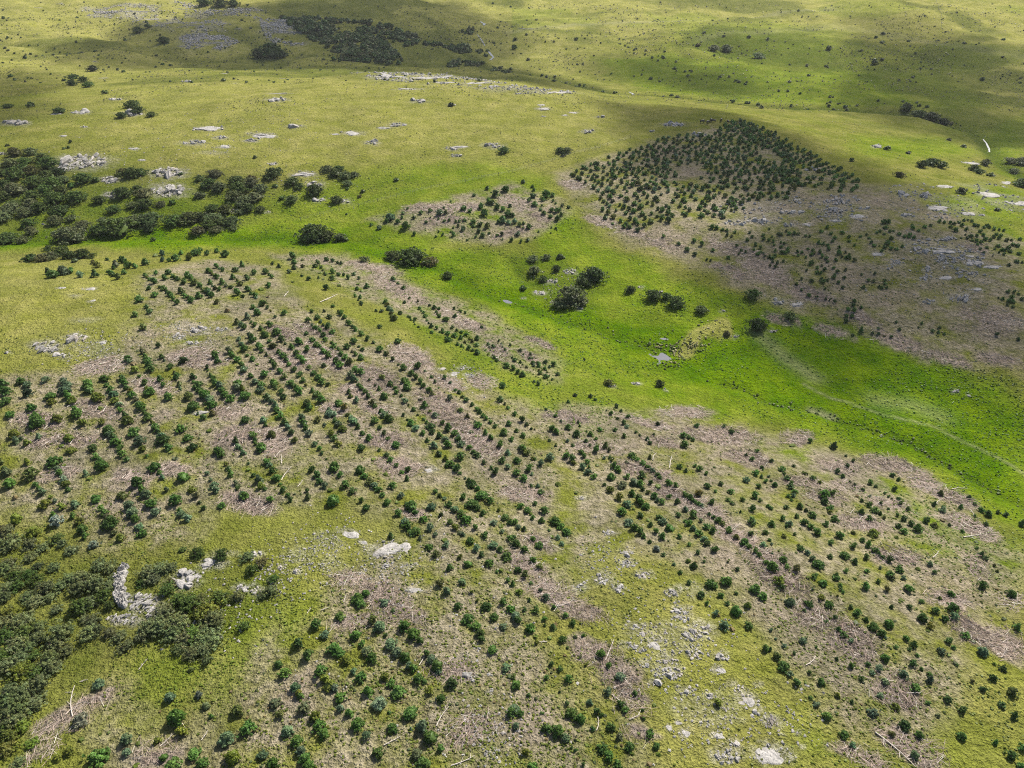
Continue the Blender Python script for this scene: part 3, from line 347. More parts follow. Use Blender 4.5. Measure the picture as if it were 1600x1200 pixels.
NATIVE = [
(0,200,5,"""120 190 60 o;250 185 55 a;80 270 70 a;200 250 60 o;330 230 60 o;20 340 60 o;120 360 80 o;250 330 70 o;380 280 70 o;460 330 60 o;180 310 50 o;270 430 70 o;400 430 80 o;500 400 50 a;40 450 60 o;130 480 80 a;30 530 60 o;250 530 70 o;440 540 80 o;600 530 90 o;350 480 60 o;80 620 80 a;200 650 70 a;320 610 70 o;20 690 70 a;130 580 60 o;240 590 60 a;660 390 70 o;750 400 40 o;1030 350 70 o;960 340 45 o;1100 345 50 o;970 500 75 o;1090 470 50 o;1130 510 60 a;780 550 65 o;890 630 60 o;470 640 85 o;440 730 55 a;560 700 50 a;230 740 60 o;260 800 60 a;50 860 85 o;190 870 50 a;580 830 125 a;640 750 70 a;770 800 60 o;930 765 130 o;1050 720 90 a;1160 700 100 a;1170 780 60 o;1130 590 70 o;1030 600 45 a;1260 590 40 a;1350 580 30 a;1370 710 90 o;1480 700 90 o;1560 680 70 o;1540 800 60 a;820 720 50 a;1200 870 28 o;240 1010 60 o;330 1020 50 a;400 1000 60 a;480 960 70 o;380 940 40 o;550 990 60 o;640 990 60 o;720 1000 40 o;590 1030 35 a;1415 355 22 o;1560 390 45 o;1590 450 40 o;1570 520 40 a;500 155 20 o;535 150 16 o;550 105 20 o;60 130 20 o;380 370 60 o;480 480 60 o;560 450 40 a"""),
(300,200,5,"""190 350 60 a;130 430 60 o;210 460 65 a;60 520 45 a;380 460 80 o;460 430 60 a;350 400 55 o;470 390 40 o;330 520 70 a;410 570 80 a;500 530 75 a;540 470 60 a;440 620 60 o;540 630 45 o;270 635 60 o;380 650 40 a;150 620 55 o;180 700 70 a;130 760 60 o;210 730 60 o;300 720 80 a;330 780 40 a;200 790 50 a;640 350 65 o;600 380 40 o;680 330 35 o;780 410 55 o;840 450 45 o;650 450 28 o;960 490 65 o;775 560 55 o;700 540 30 o;1130 560 55 o;1050 320 45 a;1150 320 50 o;1120 350 55 o;1210 370 55 a;1270 360 40 a;1220 430 40 a;1215 470 20 o;1330 490 24 o;1312 530 22 o;960 830 115 o;900 850 70 o;1050 840 80 o;1150 850 50 a;1200 860 35 o;1350 1020 40 a;490 225 22 o;1210 670 14 o"""),
(0,820,5,"""40 60 70 a;110 120 80 a;60 170 60 a;30 30 50 a;270 55 62 y;340 170 60 a;240 150 60 a;440 110 60 o;490 150 40 a;570 190 50 a;240 250 55 a;300 320 50 a;80 300 60 a;40 340 70 a;150 350 60 a;430 330 45 a;230 380 50 o;780 300 70 a;870 320 65 a;900 400 50 a;560 420 70 a;660 410 75 a;760 450 80 a;480 470 60 a;620 500 70 a;850 480 55 a;350 500 70 a;300 440 60 o;150 460 70 o;60 500 70 a;40 570 60 a;220 560 60 a;300 590 70 a;400 560 50 a;120 400 60 o;440 660 45 a;640 640 80 o;720 590 70 a;820 560 60 o;860 630 50 o;720 740 60 a;660 740 40 a;700 850 75 a;760 820 50 a;860 840 50 a;930 870 60 a;980 950 60 a;70 700 80 y;60 760 70 a;180 740 80 a;200 820 80 o;320 800 60 a;300 880 70 a;470 850 100 a;520 830 60 a;440 930 70 a;530 980 60 a;40 860 80 o;140 920 90 a;220 950 60 a;40 1000 70 o;160 1040 80 a;270 1010 60 o;380 1050 80 a;430 1100 70 a;60 1100 90 a;160 1150 60 y;260 1130 70 y;1160 370 70 a;1260 340 60 a;1330 330 45 a;1110 450 50 o;1200 420 60 a;1550 220 60 o;1430 190 35 a;1310 500 60 o;1400 580 70 o;1330 430 30 o;1480 620 80 o;1560 580 70 o;1310 680 80 a;1180 810 80 a;1120 860 60 a;1260 780 90 a;1400 760 100 a;1350 850 80 a;1460 880 80 a;1560 820 90 o;1590 680 70 y;1560 900 70 a;1420 960 60 a;1500 1010 60 a;1590 960 70 a"""),
(0,900,4,"""150 600 75 y;230 580 60 o;330 550 70 a;60 720 60 a;150 730 70 a;250 680 70 a;60 800 70 a;140 830 70 a;230 780 60 a;40 880 60 a;120 900 60 a;20 950 50 o;70 1000 50 y;40 1080 60 y;150 940 40 y;100 1060 40 y;120 1170 40 a;200 1040 40 y;1310 200 80 y;1350 260 70 a;1310 340 70 a;1290 520 40 a;1195 580 24 a;1380 130 60 o;1490 130 45 a;1530 310 40 o;1340 400 60 a;1260 430 50 a;1700 90 45 a;1640 120 35 a;1545 -125 46 a;1640 -90 40 a;1575 -40 40 o;1715 12 38 o;1390 -130 45 o"""),
(0,0,1,"""645 400 26 o;615 397 16 o;670 408 14 o;700 431 10 o;925 428 22 o;915 440 13 o;893 462 24 a;877 473 13 a;907 472 13 a;853 402 8 a;870 420 8 o;848 436 8 o;817 450 7 o;835 423 10 a;833 405 9 a;875 400 8 o;1057 472 16 o;1020 463 13 o;1040 463 9 o;1096 482 11 o;985 453 9 o;1175 460 12 o;1183 510 15 o;1234 494 10 o;1135 522 7 o;1031 600 8 o;951 598 8 y;788 235 9 o;875 235 8 o;886 235 8 a;880 241 6 o;205 162 13 o;215 172 11 o;190 180 9 o;238 178 8 o;95 172 9 o;48 164 7 o;12 165 8 o;165 143 7 o;145 108 8 o;130 125 8 o;115 120 9 o;113 130 8 o;137 132 9 o;216 47 9 o;258 63 10 o;232 41 6 o;1455 252 13 o;1440 257 9 o;1470 258 9 o;1435 178 12 o;1455 182 13 o;1475 190 9 o;1415 168 9 o;1580 250 10 a;1595 252 12 a;1583 267 9 o;1548 273 7 o;1530 268 8 o;1520 263 9 o;1540 255 8 a;1595 285 14 o;1483 217 5 o;1505 228 6 o;1405 273 8 o;1385 231 7 o;1330 250 5 o;1502 298 9 o;1558 327 6 o;1170 57 4 o;1115 76 9 a;1135 76 9 a;1185 87 10 a;1090 70 5 o;1200 60 4 o;1295 75 6 a;1368 58 4 o;1378 65 5 o;1380 52 5 o;1365 97 7 o;1378 92 4 o;1535 123 5 o;405 84 14 o;425 82 16 o;440 85 11 o;345 5 12 o;320 3 12 o;365 6 9 o;1190 167 5 o;350 125 5 o;704 163 6 o;1420 238 5 o;620 280 5 o;450 285 5 o;900 60 4 a;805 61 4 a;803 75 6 o;1100 50 4 o;825 92 4 o"""),
]
def parse(tiles):
    out = []
    for ox, oy, s, txt in tiles:
        for it in txt.replace('\n', '').split(';'):
            if it.strip():
                a, b, r, c = it.split(); out.append((ox + float(a) / s, oy + float(b) / s, float(r) / s, c))
    return out
PLANTED = parse(TILES); BUSHES = parse(NATIVE)

BRUSH = [  # dead brush: centre, half sizes, slant in degrees
(160,572,42,11,-12),(310,558,42,16,5),(370,682,32,20,0),(388,788,42,14,10),(425,690,28,22,20),(100,688,55,12,-5),(58,660,40,12,0),(150,640,40,9,10),(205,748,30,10,10),(268,735,30,12,0),(242,602,35,11,8),(450,560,30,12,20),(505,555,38,16,25),(490,515,32,8,12),(440,520,25,8,20),(592,590,38,16,25),(560,612,30,10,10),(642,560,36,18,30),(690,640,48,20,35),(700,600,25,10,20),(745,690,42,18,30),(622,728,32,14,10),(600,690,38,10,0),(620,450,50,11,28),(585,418,40,8,10),(702,492,26,7,20),(732,507,26,8,15),(775,548,22,11,30),(828,556,20,7,25),(842,534,24,4,22),(757,598,20,11,10),(885,653,36,9,5),(1070,645,38,9,0),(1010,660,42,7,14),(1035,690,34,8,8),(1130,680,55,12,5),(1172,715,32,12,15),(930,700,36,9,5),(990,730,28,10,10),(1035,745,16,9,0),(1052,770,30,9,10),(1100,792,36,14,20),(1150,835,32,13,20),(1245,683,24,11,-5),(1310,730,30,11,10),(1250,752,30,8,5),(1385,725,40,13,12),(1445,755,38,12,28),(1492,778,34,9,15),(1290,775,36,9,12),(1322,760,24,8,0),(1385,786,30,10,10),(1340,815,34,10,10),(1510,818,38,11,20),(1540,835,28,9,20),(1530,885,26,18,40),(1400,868,36,12,10),(1222,903,48,20,25),(1282,962,42,18,15),(1335,1005,42,24,30),(1195,868,34,12,10),(1512,985,34,16,40),(1572,1005,30,24,40),(1480,935,34,11,10),(1582,940,18,12,0),(1400,1078,46,24,20),(1350,1185,46,12,25),(1425,1165,55,20,28),(545,905,28,13,0),(590,932,44,18,10),(622,962,46,15,20),(548,978,30,10,-10),(700,1048,36,14,5),(738,1138,42,22,-15),(242,1172,34,15,-15),(862,925,50,15,20),(912,958,38,13,10),(930,1022,38,15,5),(965,1062,36,20,25),(985,1102,28,12,20),(997,1147,25,10,10),(815,770,34,10,5),(838,845,26,9,15),(820,880,32,13,20),(100,1128,42,16,-20),(68,1172,26,12,-30),(152,1095,24,7,0),(1195,425,50,14,24),(1135,422,34,9,20),(1400,533,52,10,14),(1345,500,36,12,20),(1550,498,45,22,10),(1475,560,50,9,14),(1565,562,34,9,14),(1270,460,40,10,18),(900,288,22,6,5),(940,346,26,8,20),(985,362,34,7,15),(1150,390,50,10,15),(1520,386,20,7,20),(660,326,30,8,-5),(715,325,36,8,-8),(808,318,28,10,15),(800,362,34,7,-12),(690,345,28,7,-5),(845,340,22,7,20),(1040,380,30,6,12),(1220,500,28,7,20),(1300,520,34,7,20),(590,640,28,9,15),(360,640,28,9,5),(520,640,24,9,10),(90,740,32,9,-8),(640,800,20,8,0)]

LOGS = [(440,751,456,730),(465,761,474,750),(440,725,440,711),(684,815,695,800),(500,473,531,459),(444,464,451,455),(1046,732,1050,712),(1259,1040,1274,1026),(1367,1145,1430,1199),(946,1032,959,1000),(956,1086,977,1105),(866,947,897,937),(984,1125,1000,1117),(932,1142,934,1120),(600,1165,626,1151),(655,1040,666,1020),(502,954,516,949),(480,959,486,950),(537,942,541,930),(682,1135,702,1104),(705,1197,742,1181),(114,1120,117,1072),(217,1047,231,1030),(250,1167,271,1147),(315,1157,325,1142),(285,1131,292,1142),(125,1066,138,1063),(1461,791,1471,781),(1516,797,1525,809),(1505,840,1537,835),(1457,872,1467,861),(1487,765,1512,764),(176,580,192,563),(1564,1028,1574,1012),(1020,720,1026,708),(855,1003,836,1002)]

ROCKS = [  # centre, full width and height in the photo, build, number of stones
(608,858,66,24,'slab',3),(545,835,34,13,'slab',1),(650,922,44,9,'slab',2),(568,848,14,6,'slab',1),(600,885,18,10,'boulder',7),(640,885,24,16,'scree',16),
(222,940,52,30,'ridge',16),(202,966,34,18,'ridge',8),(240,960,34,22,'ridge',9),(178,968,22,12,'ridge',6),(300,898,36,20,'slab',4),(332,880,34,18,'slab',4),(290,905,50,24,'boulder',10),(386,868,14,30,'ridge',6),(398,866,22,16,'boulder',7),(420,892,13,14,'boulder',2),(458,897,15,16,'boulder',2),(438,888,12,9,'boulder',4),(378,920,22,22,'boulder',8),(402,925,26,22,'boulder',9),(425,912,14,10,'boulder',5),(350,862,40,12,'scree',14),(510,850,50,50,'scree',40),(515,885,40,30,'scree',24),(470,870,50,36,'scree',22),
(940,904,32,20,'boulder',13),(905,917,20,12,'boulder',6),(962,918,26,14,'boulder',8),(1005,900,26,12,'boulder',8),(1050,926,28,18,'boulder',11),(980,865,26,9,'boulder',8),(982,882,32,12,'boulder',10),(950,832,20,8,'boulder',7),(1062,955,26,12,'boulder',8),(1062,967,30,12,'boulder',9),(1090,988,46,30,'boulder',18),(1000,980,24,10,'boulder',7),(1003,991,22,7,'boulder',6),(1026,1009,28,16,'slab',3),(987,1009,22,12,'boulder',8),(1002,1018,18,10,'boulder',6),(1086,1023,30,22,'boulder',10),(1040,1033,38,10,'boulder',11),(1008,1041,18,10,'boulder',6),(1042,1052,54,22,'boulder',24),(1022,1068,24,9,'boulder',8),(1063,1080,15,8,'boulder',4),(1075,1084,12,10,'boulder',4),(1108,1088,14,12,'boulder',5),(1130,1026,24,14,'boulder',8),(1127,1048,20,20,'slab',3),(1155,1075,18,14,'boulder',4),(1170,1096,30,24,'slab',2),(1180,1114,20,16,'boulder',3),(1202,1128,28,26,'ridge',8),(1195,1080,12,10,'boulder',3),(1239,1142,10,9,'boulder',1),(1217,1148,8,7,'boulder',1),(1247,1163,13,9,'boulder',2),(1045,1137,16,20,'slab',2),(1072,1146,20,14,'slab',2),(1060,1130,10,12,'slab',1),(1122,1150,18,26,'slab',3),(1147,1164,20,16,'boulder',6),(1135,1182,44,26,'boulder',22),(1205,1180,66,34,'slab',3),(1180,1165,10,8,'boulder',1),(1085,925,40,20,'scree',12),(1050,1000,90,50,'scree',40),(1110,1110,100,50,'scree',26),
(75,543,46,24,'ridge',9),(117,528,36,20,'ridge',8),(10,552,11,11,'boulder',1),(160,535,16,14,'slab',2),(97,556,22,8,'boulder',4),(278,526,20,24,'boulder',9),(312,516,30,14,'boulder',12),(347,515,22,14,'boulder',8),(300,536,22,8,'boulder',6),(285,508,36,10,'scree',12),(140,452,24,5,'slab',2),(97,450,14,6,'slab',1),(117,463,20,8,'scree',8),(145,470,10,6,'slab',1),(150,548,60,26,'scree',26),(130,500,40,8,'scree',10),
(130,252,78,34,'ridge',26),(105,262,30,22,'ridge',9),(172,282,28,26,'ridge',10),(172,305,24,26,'ridge',9),(262,270,50,32,'ridge',16),(262,298,56,26,'ridge',18),(435,146,38,11,'slab',3),(433,156,34,10,'boulder',8),(326,201,44,12,'slab',3),(303,223,36,18,'boulder',16),(345,215,20,9,'boulder',6),(410,212,46,8,'slab',3),(393,220,22,14,'ridge',6),(350,229,26,6,'slab',2),(335,238,40,6,'scree',10),(460,197,24,9,'boulder',6),(552,208,36,11,'slab',3),(580,223,26,8,'boulder',7),(522,210,14,9,'slab',1),(705,232,22,11,'boulder',8),(712,243,18,14,'boulder',9),(720,229,28,4,'slab',1),(655,158,26,10,'boulder',8),(706,164,12,6,'boulder',4),(918,205,22,10,'boulder',7),(848,170,26,6,'slab',2),(846,164,12,4,'slab',1),(772,228,32,9,'boulder',9),(622,195,26,6,'boulder',8),(600,200,22,4,'slab',2),(25,192,42,20,'ridge',12),(2,240,14,12,'ridge',4),(125,176,30,14,'boulder',10),(88,178,14,6,'slab',1),(205,178,36,10,'boulder',9),(180,155,22,7,'boulder',6),(160,122,22,10,'slab',2),(130,199,14,6,'boulder',4),(100,212,12,7,'slab',1),(210,232,18,14,'slab',2),(222,250,12,5,'slab',1),(292,128,18,8,'boulder',5),(146,96,12,4,'slab',1),(473,272,40,9,'slab',3),(492,288,26,12,'boulder',10),(425,256,14,7,'boulder',5),(455,311,16,8,'boulder',7),(498,312,18,9,'boulder',7),(538,314,22,8,'boulder',8),(365,330,14,8,'boulder',3),(418,331,10,5,'boulder',2),(68,351,8,4,'boulder',1),(350,115,14,4,'slab',1),(365,130,12,4,'slab',1),(445,123,14,3,'slab',1),
(610,121,70,7,'slab',4),(670,122,70,7,'slab',4),(700,129,50,7,'slab',3),(745,130,50,7,'slab',3),(775,136,30,5,'boulder',8),(818,146,30,7,'boulder',10),(870,145,44,6,'slab',3),(640,139,50,4,'slab',2),(895,176,14,4,'slab',1),(850,182,10,3,'boulder',2),(936,183,14,6,'boulder',3),(882,180,10,4,'slab',1),
(165,20,40,14,'scree',16),(215,18,46,14,'scree',20),(235,30,44,12,'slab',4),(305,40,30,16,'scree',16),(335,67,54,16,'scree',26),(290,15,30,16,'scree',12),(445,50,56,30,'scree',46),(480,46,14,8,'slab',2),(285,72,20,6,'slab',2),(652,60,16,10,'scree',10),(92,6,18,8,'slab',2),(60,12,16,6,'slab',1),(370,45,16,4,'slab',1),(820,45,26,5,'slab',2),
(1305,315,44,18,'ridge',14),(1308,330,36,12,'ridge',9),(1238,332,42,8,'boulder',12),(1190,346,56,7,'boulder',14),(1150,348,40,8,'boulder',10),(1305,344,28,6,'slab',2),(1232,352,20,10,'ridge',5),(1262,351,22,5,'slab',2),(1052,194,36,8,'boulder',10),(1092,211,26,8,'boulder',8),(1018,205,10,5,'boulder',3),(1270,265,24,8,'boulder',8),(1245,312,14,5,'slab',2),(1350,326,18,8,'boulder',5),(1340,338,30,8,'slab',2),(1446,305,24,12,'ridge',7),(1476,292,26,9,'slab',2),(1540,304,34,12,'slab',3),(1590,318,30,16,'slab',3),(1512,333,26,9,'slab',2),(1464,325,36,12,'slab',3),(1420,337,24,8,'boulder',8),(1412,305,22,10,'boulder',8),(1402,290,14,8,'boulder',4),(1370,229,14,6,'boulder',5),(1515,255,24,6,'slab',2),(1570,286,16,4,'slab',1),
(1246,475,26,22,'slab',4),(1216,471,24,10,'boulder',9),(1207,518,10,7,'boulder',2),(1214,516,8,5,'boulder',1),(1501,467,36,14,'ridge',10),(1475,392,40,14,'slab',3),(1478,408,36,10,'ridge',8),(1440,392,26,8,'ridge',6),(1520,410,34,10,'slab',3),(1550,417,30,8,'slab',2),(1480,373,34,6,'boulder',9),(1447,434,26,8,'boulder',8),(1478,434,30,7,'slab',2),(1400,411,26,18,'boulder',12),(1370,397,24,7,'slab',2),(1448,420,18,6,'boulder',5),(1520,428,20,7,'boulder',6),(1452,471,24,8,'boulder',7),(1525,452,26,6,'slab',2),(1585,503,34,14,'scree',14),(1515,400,18,4,'slab',1),
(842,458,20,14,'boulder',10),(862,440,18,12,'boulder',6),(865,473,14,12,'boulder',6),(905,482,12,6,'boulder',4),(818,466,8,6,'boulder',3),(890,425,22,8,'boulder',6),(1000,449,11,7,'boulder',2),(1028,458,12,8,'boulder',4),(1148,525,14,8,'boulder',5),(1514,619,8,6,'boulder',1),(1495,612,14,5,'boulder',5),(957,603,13,6,'boulder',3),(1038,608,8,6,'boulder',2),(1132,486,8,6,'boulder',2),(993,600,14,10,'boulder',6),(1185,460,30,12,'scree',12),
(690,576,16,6,'slab',2),(708,584,18,8,'slab',2),(735,587,18,8,'boulder',6),(757,621,8,6,'boulder',1),(725,575,16,10,'boulder',6),(670,736,18,8,'slab',2),(905,778,20,6,'boulder',6),(310,645,26,8,'slab',1),(735,1058,22,14,'boulder',7),(766,1083,10,16,'boulder',5),(766,1180,16,34,'scree',14),(690,915,14,14,'scree',8),(745,1015,12,14,'boulder',4),(720,1028,20,6,'scree',6),(540,950,0,0,'',0)]
ROCKS = [r for r in ROCKS if r[5]]

# ------------------------------------------------------------------ what grows where (masks over the land, in world metres)
NV = GX.size
gx, gy = GX.ravel(), GY.ravel()
vis = (np.abs(TG.ravel()) < R(46)) & (RG.ravel() < 1300)
wx = gx + (fbm(gx, gy, 7, 51, 3) - .5) * 7; wy = gy + (fbm(gx, gy, 7, 61, 3) - .5) * 7
def region(pts, soft, warp=True):
    m = np.zeros(NV)
    p = wpoly(pts)
    s = sdist(wx[vis] if warp else gx[vis], wy[vis] if warp else gy[vis], p)
    m[vis] = sstep(-soft, soft, s); return m

WET = region([(0,362),(150,350),(380,352),(430,335),(560,340),(700,385),(780,390),(830,400),(850,345),(890,330),(935,378),(1000,402),(1050,440),(1120,452),(1180,472),(1240,497),(1320,517),(1420,547),(1500,572),(1600,606),(1640,640),(1640,850),(1600,830),(1540,800),(1440,738),(1330,705),(1240,662),(1150,660),(1060,640),(960,610),(900,570),(860,540),(780,500),(700,462),(640,440),(570,405),(480,392),(380,386),(250,395),(130,382),(0,395)], 5)
LUSH = region([(0,378),(200,362),(420,362),(560,372),(650,400),(760,440),(900,480),(1000,510),(1130,500),(1200,485),(1330,520),(1450,560),(1600,640),(1600,800),(1450,720),(1330,680),(1230,640),(1100,610),(1000,560),(880,510),(780,480),(690,440),(600,402),(480,385),(380,380),(250,388),(100,380),(0,388)], 5)
HALF = np.maximum.reduce([
 region([(0,300),(140,300),(250,300),(420,300),(560,270),(760,250),(860,280),(860,340),(700,385),(400,350),(0,365)], 9),
 region([(930,90),(1050,85),(1250,110),(1330,95),(1420,140),(1440,165),(1300,168),(1150,160),(1000,140)], 14),
 region([(1530,215),(1600,180),(1600,290),(1560,270)], 6),
 region([(1330,210),(1480,215),(1530,240),(1430,250),(1330,240)], 10),
 region([(1560,290),(1600,300),(1600,420),(1540,350),(1450,315)], 8),
 region([(880,520),(1010,560),(1060,640),(900,690),(700,560),(560,455),(430,405),(470,390),(640,440)], 5),
 region([(1200,690),(1300,705),(1600,850),(1600,920),(1450,860),(1330,770)], 6),
 .5 * region([(210,1010),(400,930),(470,960),(430,1010),(330,1070),(230,1110),(180,1060)], 4),
 .5 * region([(1200,1120),(1300,1130),(1330,1200),(1240,1200)], 3)])
PLANT = np.maximum.reduce([
 region([(0,590),(120,582),(200,545),(215,430),(330,405),(430,420),(470,470),(620,540),(700,590),(850,640),(1000,640),(1150,670),(1300,700),(1440,760),(1600,860),(1600,1160),(1450,1180),(1300,1110),(1160,960),(1080,900),(1000,860),(900,880),(820,1000),(960,1130),(1000,1220),(200,1220),(420,1000),(560,900),(640,840),(620,800),(330,800),(300,850),(150,850),(0,800)], 4),
 region([(420,398),(540,400),(640,440),(760,490),(870,560),(880,600),(800,580),(650,500),(500,440)], 3),
 region([(570,345),(640,325),(740,300),(800,285),(880,310),(890,335),(850,365),(790,378),(680,370)], 3),
 region([(875,270),(1040,215),(1160,190),(1350,285),(1380,300),(1600,380),(1600,580),(1500,560),(1380,530),(1240,490),(1100,420),(1000,385),(930,350)], 5),
 region([(40,1200),(60,1130),(150,1090),(250,1130),(330,1160),(330,1220),(40,1220)], 4)])
DRY = np.zeros(NV)
yy = gy
DRY += .55 * region([(150,125),(520,118),(900,140),(1060,170),(1000,220),(850,240),(640,255),(420,260),(200,230),(100,180)], 30)
DRY += 1.0 * sstep(450, 720, RG.ravel()) * (1 - region([(930,60),(1500,60),(1500,170),(930,150)], 40))
DRY += .5 * region([(0,400),(200,410),(210,540),(100,580),(0,560)], 8)
DRY += .6 * region([(1040,520),(1120,495),(1140,520),(1080,550),(1045,545)], 1.5)
DRY += .35 * region([(940,900),(1150,1000),(1250,1200),(1050,1200),(960,1000)], 8)
DRY += .4 * region([(440,800),(660,820),(660,900),(470,940)], 5)
dm = region([(1040,548),(1056,532),(1085,508),(1115,492),(1140,498),(1142,516),(1110,536),(1075,550),(1055,558)], 1.3)
WET *= 1 - .9 * dm; LUSH *= 1 - .95 * dm; HALF *= 1 - .9 * dm; DRY = np.maximum(DRY, dm)
DRY = np.clip(DRY, 0, 1)
ROUGH = np.maximum.reduce([
 1.0 * np.exp(-(gd[2].ravel() / 7) ** 2), .7 * np.exp(-(gd[4].ravel() / 7) ** 2), .5 * np.exp(-(gd[1].ravel() / 1.1) ** 2), .35 * np.exp(-(gd[0].ravel() / 2.2) ** 2),
 .55 * region([(800,400),(880,395),(940,430),(930,480),(840,480),(810,450)], 3), .5 * region([(0,850),(190,870),(280,880),(420,900),(430,950),(330,1030),(160,1010),(120,1130),(0,1200)], 4),
 .55 * region([(0,235),(130,250),(420,280),(420,330),(200,370),(0,385)], 5), .45 * region([(960,110),(1100,115),(1260,150),(1100,140)], 14), .5 * region([(1320,150),(1470,160),(1500,195),(1400,190)], 8),
 .6 * region([(440,20),(660,40),(680,100),(520,98),(460,60)], 14)])
far = sstep(380, 520, RG.ravel())
ROUGH = np.maximum(ROUGH, far * .75 * sstep(.53, .66, fbm(gx, gy, 70, 131, 4)))
ROUGH = np.maximum(ROUGH, .55 * region([(960,85),(1060,92),(1180,115),(1260,150),(1120,145),(1000,125)], 20))
for l, w_, a_ in (([(700,18),(800,30),(900,27),(1000,20),(1100,4)], 5, .5), ([(860,30),(1000,60),(1060,75),(1100,110),(1130,150)], 5, .45), ([(1330,70),(1340,110),(1320,160)], 7, .5), ([(1420,120),(1480,150),(1500,200)], 6, .5),
                  ([(0,48),(60,55),(150,80)], 7, .5), ([(640,20),(700,45),(750,90)], 7, .5), ([(1180,40),(1230,80),(1270,150)], 6, .4), ([(300,2),(420,22),(560,30),(700,60)], 6, .4)):
    ROUGH = np.maximum(ROUGH, a_ * np.exp(-(ldist(wx, wy, wpoly(l)) / w_) ** 2))
HALF = np.maximum(HALF, .5 * far * sstep(.5, .64, fbm(gx, gy, 90, 151, 3)) * (gx > 0))
HALF = np.maximum(HALF, .65 * region([(1040,40),(1200,30),(1330,50),(1320,100),(1180,110),(1080,85)], 25))
PATH = np.zeros(NV)
for l, w, a in (([(1255,600),(1290,618),(1340,635),(1400,652),(1460,668),(1520,695),(1560,715),(1610,745)], .5, .5),
                ([(540,290),(700,250),(800,240)], .8, .0), ([(1185,520),(1200,535),(1230,560),(1270,590)], 2.5, .45), ([(1370,625),(1420,632),(1465,650)], 3.0, .3), ([(1268,641),(1283,645),(1298,652)], 1.0, .7), ([(800,50),(900,38),(1050,34),(1200,24),(1300,14)], 6.0, .45), ([(1100,60),(1300,40),(1600,90)], 9.0, .2)):
    d = ldist(wx * .15 + gx * .85, wy * .15 + gy * .85, wpoly(l)); PATH = np.maximum(PATH, a * np.exp(-(d / w) ** 2))
def ell(px, py, a, b, ang, clampd=None):
    c, s = math.cos(R(ang)), math.sin(R(ang))
    x, y, z, d = ground([px, px + a * c, px - b * s], [py, py + a * s, py + b * c])
    A = np.array([x[1] - x[0], y[1] - y[0]]); B = np.array([x[2] - x[0], y[2] - y[0]])
    la = np.hypot(*A); lb = np.hypot(*B)
    if clampd and lb > clampd * la: B *= clampd * la / lb
    return np.array([x[0], y[0], z[0]]), A, B
def ell_mask(dst, C, A, B, amp, grow=1.0, warp=2.0):
    rad = (np.hypot(*A) + np.hypot(*B)) * grow * 1.7 + 3
    m = np.nonzero((np.abs(gx - C[0]) < rad) & (np.abs(gy - C[1]) < rad))[0]
    if not len(m): return
    k = warp / 7
    X = gx[m] + (wx[m] - gx[m]) * k - C[0]; Y = gy[m] + (wy[m] - gy[m]) * k - C[1]
    det = A[0] * B[1] - A[1] * B[0]
    u = (X * B[1] - Y * B[0]) / det; v = (A[0] * Y - A[1] * X) / det
    q = np.hypot(u, v) / grow
    dst[m] = np.maximum(dst[m], amp * sstep(1.35, .5, q + (vnoise(gx[m] / 1.1, gy[m] / 1.1, 77) - .5) * .6))
LITTER = np.zeros(NV); ROCKM = np.zeros(NV)
ROCKY = (([(120,8),(210,5),(330,22),(370,48),(300,52),(220,38),(140,28)], .75), ([(280,58),(340,52),(375,66),(345,78),(290,76)], .85), ([(405,28),(440,30),(480,55),(475,70),(425,72),(410,50)], .95), ([(260,0),(330,8),(420,18),(400,30),(300,20)], .6), ([(540,114),(700,115),(800,132),(900,144),(880,152),(760,142),(600,130)], .55), ([(1120,320),(1340,300),(1350,345),(1180,352)], .4), ([(1380,290),(1600,290),(1600,335),(1430,345)], .4), ([(1400,365),(1560,395),(1540,440),(1380,420)], .4))
for pts, a_ in ROCKY:
    ROCKM = np.maximum(ROCKM, a_ * region(pts, 8) * sstep(.36, .6, fbm(gx, gy, 12, 171, 3)))
BR = [ell(*b, clampd=1.3) for b in BRUSH]
for (C, A, B) in BR: ell_mask(LITTER, C, A, B, .95, 1.12, 5.0)
RK = [ell(r[0], r[1], r[2] / 2, r[3] / 2, 0, clampd=.22 if r[1] < 152 else .75) for r in ROCKS]
for (C, A, B), r in zip(RK, ROCKS): ell_mask(ROCKM, C, A, B, {'scree': .35 if r[1] > 120 else .85, 'slab': .75, 'ridge': .7}.get(r[4], .55), 1.25 if r[4] != 'slab' else 1.05, 3.0)
far_lit = fbm(gx, gy, 16, 91, 3); LITTER = np.maximum(LITTER, .55 * PLANT * sstep(.52, .68, far_lit) * sstep(120, 220, RG.ravel()))
bare = fbm(gx, gy, 11, 95, 3)
LITTER = np.maximum(LITTER, .5 * PLANT * sstep(.56, .70, bare) * (1 - sstep(140, 220, RG.ravel())))

me_v = np.stack([gx, gy, GZ.ravel()], 1)
nr, ntc = GX.shape
idx = np.arange(NV).reshape(nr, ntc)
q = np.stack([idx[:-1, :-1], idx[:-1, 1:], idx[1:, 1:], idx[1:, :-1]], -1).reshape(-1, 4)[:, ::-1]

